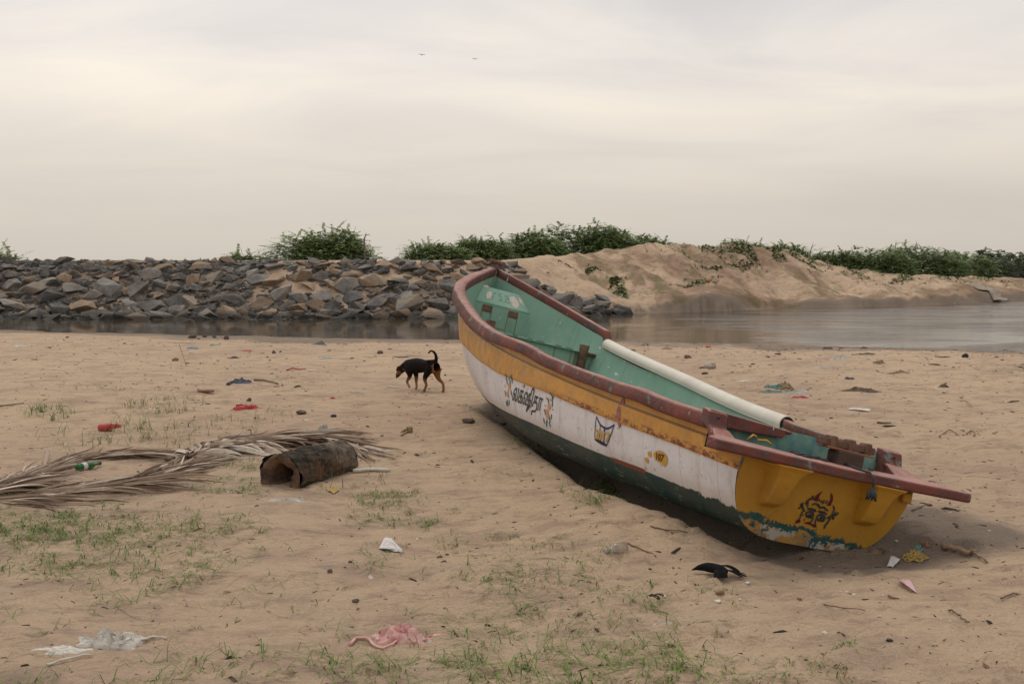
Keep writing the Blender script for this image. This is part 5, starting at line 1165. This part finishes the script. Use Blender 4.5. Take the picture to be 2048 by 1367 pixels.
crumple('rag','red rag on the sand left of the small net clump',495,701,18,.05,M['film_red'],69,.5,0,'rag',18)
crumple('rag','light blue cloth scrap between the net clump and the dog',650,717,26,.04,M['cloth_blue'],70,.4,0,'rag',20,ragged=.6)
crumple('rag','grey blue rag strip left of centre near the water',468,716,24,.07,M['cloth_dark'],71,.35,.3,'rag',20)
crumple('plastic_bag','off white bag scrap at the far left near the water',38,693,26,.09,M['film_white'],72,.5,0,'plastic bag',22)
crumple('plastic_bag','white scrap in the grass to the right of the slipper',411,809,8,.05,M['film_white'],73,.7,0,'plastic scrap',14)
crumple('plastic_bag','white scrap tucked behind the frond heap above the log',622,873,26,.09,M['film_white'],74,.5,0,'plastic scrap',20)
crumple('plastic_bag','small grey plastic bag above the frond heap',646,862,24,.10,M['film_grey'],75,.6,0,'plastic bag',20)
crumple('plastic_bag','small white scrap beyond the far end of the log',713,897,14,.05,M['film_white'],76,.6,0,'plastic scrap',16)
stick('plastic_tube','pale yellow plastic strip beside the far end of the log',[(706,945),(740,942),(780,943)],4.2,M['film_white'],'plastic strip')
crumple('rag','frayed grey rag in the sand just in front of the log',578,1000,64,.02,M['film_grey'],77,.35,0,'rag',28,ragged=.7)
sheet('wrapper_scrap','orange and blue paper scrap in front of the log',[(653,982),(667,978),(680,981),(668,988)],M['rope_yellow'],'paper scrap',(.01,.02,.01,.004))
sheet('plastic_strip','flat white strip on the sand right of the white pipe',[(1697,819),(1698,817),(1742,819),(1741,823)],M['film_white'],'plastic strip',(.005,.012,.012,.005))
stick('plastic_strip','thin white strip on the sand just left of the dog',[(775,773),(784,775),(796,777)],1.4,M['film_white'],'plastic strip')
stick('plastic_strip','thin pale strip on the sand below the dog',[(700,783),(715,785),(730,788)],1.2,M['film_white'],'plastic strip')
stick('orange_string','orange string lying in a wavy line left of the dog',[(573,741),(585,737),(598,740),(612,739)],1.4,M['film_red'],'string',wob=.004)
stick('plastic_strip','short white strip to the right of the orange string',[(618,742),(628,743),(638,744)],1.6,M['film_white'],'plastic strip')
stick('stick','long brown stick on the sand left of the dog',[(508,761),(530,762),(556,769)],2.0,M['stick'],wob=.002)
stick('stick','thin leaning twig near the brown brick at the left',[(359,707),(366,720),(373,733)],.9,M['stick'],lifts=[.16,.08,0])
stick('stick','thin dark stick at the left margin of the sand',[(0,813),(25,810),(48,807)],1.4,M['stick'])
stick('stick','thin twig in the shadow before the boat keel',[(1300,1054),(1330,1062),(1375,1066)],1.6,M['stick'],wob=.003)
stick('stick','twig lying just right of the clear plastic bottle',[(1254,1088),(1280,1100),(1312,1114)],1.8,M['stick'],wob=.004)
stick('stick','thin straight twig in the right foreground sand',[(1646,1210),(1685,1218),(1730,1222)],1.3,M['stick'],wob=.002)
stick('stick','crooked dark twig at the lower right of the photo',[(1894,1222),(1905,1224),(1914,1232),(1922,1236),(1931,1244)],2.0,M['stick'],wob=.004)
stick('stick','short dark stick below the pink paper slip',[(1777,1193),(1786,1196),(1797,1198)],2.2,M['stick'])
stick('stick','thin brown stick at the right edge beyond the paper slip',[(2000,1198),(2018,1193),(2034,1189)],2.0,M['stick'],wob=.003)
stick('stick','thin stick right of the stern on the sand',[(1822,1022),(1840,1016),(1862,1010)],1.6,M['stick'],wob=.003)
stick('stick','short brown stick beyond the boat stern',[(1754,846),(1765,847),(1782,847)],2.0,M['stick'])
stick('rope','thin brown rope arching over the sand at the far right',[(1878,873),(1890,866),(1900,861),(1912,868),(1918,871)],1.5,M['dry_brown'],'rope',wob=.003)
stick('rope','small curled end of brown rope at the far right',[(1932,869),(1940,863),(1948,865),(1950,871),(1946,873)],1.5,M['dry_brown'],'rope',wob=.003)
tangle('rope','coiled pale rope scrap on the sand between log and boat',820,864,28,M['rope_tan'],81,5,.005,.08)
stick('rope','loose tail of the coiled pale rope',[(802,872),(812,866),(825,860)],1.6,M['rope_tan'],'rope')
tangle('rope','yellow rope tangle half buried right of the boat stern',1829,1117,42,M['rope_yellow'],82,22,.0045,.07)
tangle('rope','green rope scrap behind the yellow tangle',1836,1104,20,M['net_teal'],83,8,.005,.06)
crumple('dry_leaf','curled dry brown leaf standing beside the rope tangle',1853,1093,22,.07,M['card_brown'],84,.6,.5,'leaf',20)
sheet('cardboard_piece','small folded white and blue card left of the yellow rope',[(1774,1130),(1781,1119),(1800,1122),(1786,1131)],M['paper_white'],'card',(.004,.022,.018,.004))
stick('dry_frond_strip','torn strip of dead palm leaf right of the yellow rope',[(1880,1097),(1905,1103),(1930,1112),(1955,1110)],6.5,M['dry_brown'],'dead leaf',wob=.010)
stick('dry_frond_strip','thin end of the torn palm leaf at the right',[(1935,1106),(1955,1113),(1975,1126)],3.0,M['dry_brown'],'dead leaf',wob=.008)
crumple('debris_clump','dark leaf litter under the stern of the boat',1500,1082,70,.03,M['stick'],85,.3,0,'leaf litter',26,ragged=.8,fold=2.5)
crumple('debris_clump','dark weed litter in the shade at the right of the keel',1762,1104,46,.03,M['stick'],86,.4,0,'leaf litter',24,ragged=.8,fold=2.5)
# stones and lumps
for i,(px,py,w_,mk,hr_,lb) in enumerate(((384,675,16,'stone_dark',.55,'leftmost of the four dark stones near the shore at the left'),(397,677,6,'stone_dark',.6,'tiny second of the four dark stones near the shore at the left'),(410,672,9,'stone_dark',.8,'third of the four dark stones near the shore at the left'),(429,674,8,'stone_dark',.8,'small peaked stone beside the round one near the left shore'),(452,678,11,'stone_dark',.95,'round brown stone right of the other stones near the left shore'),(351,721,12,'card_brown',.7,'brown brick fragment at the left'),(1421,736,25,'concrete_pale',.6,'pale round lump of concrete right of the boat bow'),(1410,748,14,'stone_dark',.5,'dark stone below the pale lump'),(1930,715,12,'plastic_black',.9,'black plastic bottle stub near the water at the right'),(668,834,12,'plastic_black',.6,'small black can lying left of the boat'),(614,843,12,'film_white',.5,'small white tube above the frond heap'),(603,827,20,'stone_dark',.5,'dark driftwood chunk above the frond heap'),(498,803,9,'mud',1.0,'small olive stone above the red wrapper'),(666,798,12,'film_red',.5,'small crushed red packet left of the boat'),(937,846,26,'stone_dark',.45,'dark stone in the sand at the bow keel'),(1006,848,14,'stone_dark',.4,'small dark stone near the bow keel'),(1440,1186,16,'card_brown',.6,'brown wood chip in front of the crow'),(1598,1198,10,'card_brown',.6,'small brown chip in the right foreground'),(547,706,8,'cloth_dark',.8,'small blue grey stone left of centre near the shore'),(760,706,12,'stone_dark',.6,'dark stone above and left of the dog'),(1375,715,14,'mud',.5,'dark clod above the white pipe'),(1417,694,10,'orange_plastic',.5,'small rusty lump at the shoreline right of the boat'),(880,1112,11,'stone_dark',.6,'dark charred lump in the grass right of the paper packet'),(894,1108,8,'stone_dark',.5,'tiny charred lump beside the larger one'),(700,1124,8,'stone_dark',.6,'tiny dark pebble under the paper packet'),(712,1202,14,'stone_dark',.5,'dark twisted shell in the lower centre grass'),(1779,1281,12,'plastic_black',.6,'black scrap in the lower right sand'),(660,1144,10,'stone_dark',.9,'small dark stump in a sand hole left of centre'))):
    stone('stone' if mk in('stone_dark','mud','concrete_pale') else 'litter_lump',lb,px,py,w_,M[mk],200+i,hr_,'stone' if mk in('stone_dark','mud','concrete_pale') else 'litter')
# shells
for i,(px,py,w_,lb) in enumerate(((1495,1166,9,'largest white shell right of the crow'),(1480,1198,5,'small white shell below the crow'),(1512,1184,4,'tiny white shell between crow and boat stern'),(1681,1182,6,'white shell in the middle of the right foreground'),(1708,1189,8,'bright white shell below the stern'),(1694,1183,7,'pale shell beside the bright one below the stern'),(1760,1231,5,'white shell in the lower right sand'),(1766,1190,5,'white shell left of the pink paper slip'),(1622,1175,4,'tiny white shell under the stern'),(1650,1264,12,'flat pale shell in the lower right sand'),(1436,1203,12,'pale rounded shell below the crow'),(1793,1082,8,'white shell by the yellow corner of the transom'),(1882,1238,4,'tiny white shell near the crooked twig'),(1900,1240,4,'tiny white shell right beside the crooked twig'),(1920,1193,4,'tiny white shell right of the pink slip'),(379,1200,4,'tiny white shell in the lower left sand'),(580,1100,5,'tiny white shell in the sand below the log'))):
    stone('shell',lb,px,py,w_,M['shell_white'],300+i,.45,'shell','small shells scattered on the sand')
# things on the far bank
def farstone(name,label,px,py,D,wpx,m,cat,seed,hr_=.8):
    x=(px-1024)/FPX*D
    for _ in range(30):      # walk to where the sight line meets the bank
        x=(px-1024)/FPX*D; zz=HC+(530-py)/FPX*D; g=gz(x,D)
        if g<zz: D+=.3
    bm=bmesh.new();bmesh.ops.create_icosphere(bm,subdivisions=2,radius=.5);s_=wpx/FPX*D
    for v in bm.verts: v.co=v.co*s_*(1+.25*float(fbm(np.array(v.co.x*4+seed),np.array(v.co.y*4+v.co.z*3),3,seed)));v.co.z*=hr_
    me=bpy.data.meshes.new(name);bm.to_mesh(me);bm.free();me.materials.append(m);o=bpy.data.objects.new(name,me);o.location=(x,D,gz(x,D)+s_*.2);link(o);tag(o,label,cat)
farstone('plastic_piece','small orange plastic piece on the far sand bank',1416,565,45,8,M['orange_plastic'],'litter',1)
farstone('plastic_piece','small teal plastic piece on the far sand bank',1369,561,45,6,M['net_teal'],'litter',2)
farstone('floating_scrap','white floating scrap on the water near the far bank',1736,623,46.5,5,M['film_white'],'litter',3)
farstone('plastic_bag','white plastic scrap on the sand hill slope right of the bow',1096,549,42,9,M['film_white'],'plastic scrap',4,.3)
# pale fishing net draped over the far bank, running down to the water
x0=(1918-1024)/FPX*55.;V=[];n_=30
for i in range(n_):
    for j in range(12):
        u=i/(n_-1);v=j/11
        px=1922+u*72; x=(px-1024)/FPX*(58.5-3.2*u-1.2*v); y=58.5-3.6*u-2.2*v
        z=max(gz(x,y),WATER)+.04+.07*math.sin(v*math.pi)+.10*abs(math.sin(u*9+v*14))*u
        V.append((x,y,z))
V=np.array(V);org=V.mean(0);o=mesh('draped_net',V-org,grid_faces(n_,12),M['net_pale'],None,True);o.location=org.tolist();o.modifiers.new('thick','SOLIDIFY').thickness=.05
tag(o,'pale grey fishing net draped down the far bank to the water at the right','fishing net')
# parked motorcycle, mostly cut by the right edge
x,y=(2046-1024)/FPX*78,78.;e=empty('motorcycle',(x+.55,y,gz(x,y)),0,'dark motorcycle parked on the far bank at the right edge of the photo','motorcycle')
for cx in(-.62,.62):
    V=[];n_=24
    for i in range(n_):
        for j in range(8): a_=2*math.pi*i/n_;b_=2*math.pi*j/8;V.append((cx+math.cos(a_)*(.27+.05*math.cos(b_)),.05*math.sin(b_),.32+math.sin(a_)*(.27+.05*math.cos(b_))))
    mesh('wheel',V,grid_faces(n_,8,True,True),M['plastic_black'],e,True)
mb=MB();mb.tube([(-.62,0,.32),(-.45,0,.8),(-.38,0,1.0)],.03,6);mb.tube([(.62,0,.32),(.1,0,.42),(-.1,0,.5),(-.42,0,.85)],.05,6);mb.tube([(-.36,-.33,1.03),(-.36,.33,1.03)],.02,6);mb.build('frame',M['plastic_black'],e,True)
skin_obj('fuel_tank',[[(-.3,0,.82,.09,.11),(-.1,0,.82,.11,.12),(.08,0,.78,.07,.07)]],M['plastic_black'],e,2);o=MB().box(.05,.75,-.12,.12,.76,.86).build('seat',M['plastic_black'],e);bevel(o,.04,3);o=MB().box(-.15,.2,-.12,.12,.28,.58).build('engine',M['rust'],e);bevel(o,.03)
o=skin_obj('headlight',[[(-.5,0,.88,.09,.09),(-.42,0,.9,.07,.07)]],M['film_grey'],e,1)
# two birds far up in the sky
for i,(px,py,D) in enumerate(((847,119,95),(951,127,110))):
    x=(px-1024)/FPX*D;z=HC+(530-py)/FPX*D;mb=MB()
    mb.add([(0,-.12,0),(.02,0,.03),(0,.14,0),(-.02,.02,-.02),(-.30,.04,.09),(-.16,.06,.11),(-.16,-.02,.09),(.30,.04,.06),(.16,.06,.10),(.16,-.02,.08)],[(0,1,3),(1,2,3),(1,5,6),(1,3,5),(5,4,6),(1,9,8),(1,8,3),(8,9,7)])
    o=mb.build('flying_bird',M['feather_black']);o.location=(x,D,z);o.modifiers.new('t','SOLIDIFY').thickness=.03;tag(o,('dark bird gliding high in the sky, the left one of two','dark bird gliding high in the sky, the right one of two')[i],'bird')
# ================================================================ fine debris (uncountable)
rn=np.random.default_rng(77);V=[];F=[];T=[]
for k in range(4800):
    y0=3.0+21*rn.random()**1.35;x0=rn.uniform(-.52,.52)*y0
    if rn.random()<.25: x0=abs(x0)
    s_=rn.uniform(.0022,.0075)*(1+.10*y0)*(1 if rn.random()<.94 else 2.2);a_=rn.uniform(0,6.28);l_=s_*rn.choice([1,1,1.5,2.5]);w_=s_*.5
    if l_>s_*3: w_=s_*.22
    z0_=gz(x0,y0);ca,sa=math.cos(a_),math.sin(a_);b=len(V);hh=s_*.55
    for u,v,h_ in((-1,-1,0),(1,-1,0),(1,1,0),(-1,1,0),(-.6,-.3,1),(.5,.2,1)):
        V.append((x0+ca*u*l_-sa*v*w_,y0+sa*u*l_+ca*v*w_,z0_-.002+h_*hh))
    F+=[(b,b+1,b+5,b+4),(b+1,b+2,b+5),(b+2,b+3,b+4,b+5),(b+3,b,b+4)];T+=[rn.random()]*6
n=NM('debris',.9,.2);v=n.attr('tint');rp=ramp(n.t,[(0,(.05,.035,.028)),(.45,(.10,.07,.05)),(.62,(.17,.11,.08)),(.88,(.22,.15,.10)),(.93,(.5,.45,.38)),(.985,(.62,.57,.5)),(1,(.10,.25,.24))],'CONSTANT');n.l(v,rp.inputs[0]);n.color(rp.outputs[0])
tag(mesh('debris',V,F,n.m,attrs=dict(tint=np.array(T))),'scattered dark bits of twig, weed and shell over the sand','debris',kind='stuff')
# ================================================================ grass (uncountable)
#        px,py, rx,ry, tufts, blade length m, blades, dry share, upright
GR=[(215,1045,290,42,330,.11,7,.10,.35),(60,1050,130,36,90,.11,7,.10,.35),(270,1090,280,60,170,.12,6,.15,.35),(90,1110,120,50,110,.12,6,.15,.35),(330,1130,120,50,60,.13,6,.15,.3),
(450,975,90,22,110,.10,6,.12,.4),(100,985,90,14,80,.09,6,.15,.4),(480,930,60,12,90,.09,6,.1,.4),
(100,828,42,14,90,.16,7,.15,.8),(330,812,75,16,120,.13,6,.35,.8),(400,872,110,26,150,.13,5,.55,.9),(260,872,50,26,40,.20,6,.2,1.),(130,885,70,24,40,.18,6,.3,.9),(440,850,60,12,60,.12,5,.5,.9),(520,835,60,20,40,.10,5,.7,.9),
(230,775,120,12,130,.08,5,.2,.7),(560,770,90,14,70,.07,5,.4,.7),(450,745,80,10,50,.07,5,.3,.7),
(800,1018,110,36,120,.11,7,.12,.4),(760,995,50,12,50,.11,6,.1,.5),(700,960,80,25,60,.11,5,.65,.9),(640,965,60,14,50,.12,5,.5,1.),
(1185,985,62,22,150,.17,7,.15,.6),(1060,885,40,14,60,.12,6,.4,.6),(1100,905,60,14,40,.1,5,.4,.6),
(960,1120,260,60,190,.12,5,.25,.35),(1000,1190,260,50,150,.13,5,.22,.35),(1330,1260,120,55,110,.13,6,.15,.4),(1130,1290,330,60,120,.14,6,.14,.4),
(560,1335,260,34,55,.17,6,.12,.3),(880,1345,180,30,60,.17,6,.12,.3),(1150,1330,260,40,90,.15,6,.12,.35),(1480,1345,220,25,70,.12,5,.2,.4),(70,1330,90,40,45,.14,6,.15,.4),(210,1160,100,60,30,.15,6,.2,.35),(120,1220,120,60,20,.14,5,.2,.35),
(1700,1288,22,8,12,.08,5,.1,.4),(1380,1190,120,30,40,.10,5,.3,.4),(1000,960,100,30,25,.10,4,.5,.5),(840,900,90,30,18,.09,4,.6,.6),(560,1150,150,80,25,.12,4,.3,.4),(700,1230,150,60,30,.13,4,.3,.4),(350,1240,150,60,16,.14,5,.25,.4),(200,1390,300,40,60,.18,6,.15,.35),(1300,1400,300,40,90,.16,6,.12,.35)]
rn=np.random.default_rng(9);V=[];T=[];
def blades(x,y,nb,Lb,dry,upr):
    z=gz(x,y);dryt=rn.random()<dry
    for b in range(nb):
        a_=rn.uniform(0,2*np.pi);L1=Lb*rn.uniform(.5,2.0)*1.3;lean=rn.uniform(.9,1.9)*(1.45-upr);w_=.0021*rn.uniform(.8,1.5)
        if y>9: w_*=1+.07*(y-9)
        ca,sa=math.cos(a_),math.sin(a_);bend=rn.uniform(-.5,.5);n_=5;pts=[]
        el=(rn.uniform(.2,1.0) if upr<.6 else rn.uniform(.7,1.45));px_,py_,pz_=x+rn.normal(0,.012),y+rn.normal(0,.012),z-.004
        tint=np.clip((.82 if dryt else .30)+rn.normal(0,.13),0,1);hd=a_
        for i in range(n_+1):
            u=i/n_;ww=w_*(1-u*.9);sx_,sy_=-math.sin(hd)*ww,math.cos(hd)*ww
            V.append((px_-sx_,py_-sy_,pz_));V.append((px_+sx_,py_+sy_,pz_));T.append(tint-.1*u);T.append(tint-.1*u)
            st_=L1/n_;px_+=math.cos(hd)*math.cos(el)*st_;py_+=math.sin(hd)*math.cos(el)*st_;pz_+=math.sin(el)*st_
            el-=(lean*.62+.08);hd+=bend*.35
            g_=z+.002
            if pz_<g_ : pz_=g_;el=max(el,0)
for (px,py,rx,ry,nt_,Lb,nb,dry,upr) in GR:
    for k in range(int(nt_*.80)):
        r_=math.sqrt(rn.random());a_=rn.uniform(0,6.28);qx,qy=px+rx*r_*math.cos(a_)*1.05,py+ry*r_*math.sin(a_)*1.05
        x,y,z=gp(qx,qy)
        if vnoise(x*2.2,y*2.2,5)<-.25 and rn.random()<.75: continue
        blades(x,y,max(2,nb-3) if rn.random()<.8 else 2,Lb,dry,upr*.8)
V=np.array(V);n_=len(V)//12;base=np.arange(n_)[:,None,None]*12;seg=np.arange(5)[None,:,None]*2;F=(base+seg+np.array([0,1,3,2])[None,None,:]).reshape(-1,4)
n=NM('grass',.7,.2);v=n.attr('tint');c=n.mix(n.rng(v,.1,.5),(.075,.135,.028),(.20,.245,.065));c=n.mix(n.rng(v,.5,.85),c,(.27,.19,.10));n.color(c)
tag(mesh('grass',V,F,n.m,attrs=dict(tint=np.array(T))),'sparse creeping green grass and dry tufts growing in the sand','grass',kind='stuff')
# low green creepers on the far sand hill
V=[];T=[];rn=np.random.default_rng(19)
for hx,hv,rx,ry,cnt in ((11.2,8.,3.0,2.0,1300),(13.6,7.5,2.2,1.8,1300),(8.3,2.2,1.0,1.2,700),(4.4,4.2,.45,.5,500),(4.55,2.4,.3,.9,700),(16.,9,2.6,2.,900),(3.2,6.2,.8,.4,350),(18.5,7,2.2,1.2,700),(22.5,5,3,1.0,900),(10.5,5.2,1.6,.5,500),(15,6,1.6,.6,500),(20.,3.4,2.,.6,500),(28,6,5,2,900)):
    for k in range(cnt):
        x=hx+rn.normal(0,.5)*rx;y=float(np.interp(x,*YB))+hv+rn.normal(0,.5)*ry
        if vnoise(x*1.3,y*1.1,66)<-.05: continue
        z=gz(x,y)
        s_=rn.uniform(.035,.085);a_=rn.uniform(0,6.28);u=np.array([math.cos(a_),math.sin(a_),rn.uniform(-.2,.9)])*s_;w_=np.array([-math.sin(a_),math.cos(a_),rn.uniform(-.2,.5)])*s_*.5;c_=np.array([x,y,z+rn.uniform(.005,.055)])
        V+=[c_-u-w_,c_+u-w_,c_+u+w_,c_-u+w_];T+=[rn.random()]*4
tag(mesh('creeping_plants',np.array(V),np.arange(len(V)).reshape(-1,4),leafmat('creeper',(.09,.12,.045),(.15,.18,.07),(.26,.24,.13)),attrs=dict(tint=np.array(T))),'patches of low green creepers on the far sand hill','ground cover',kind='stuff')
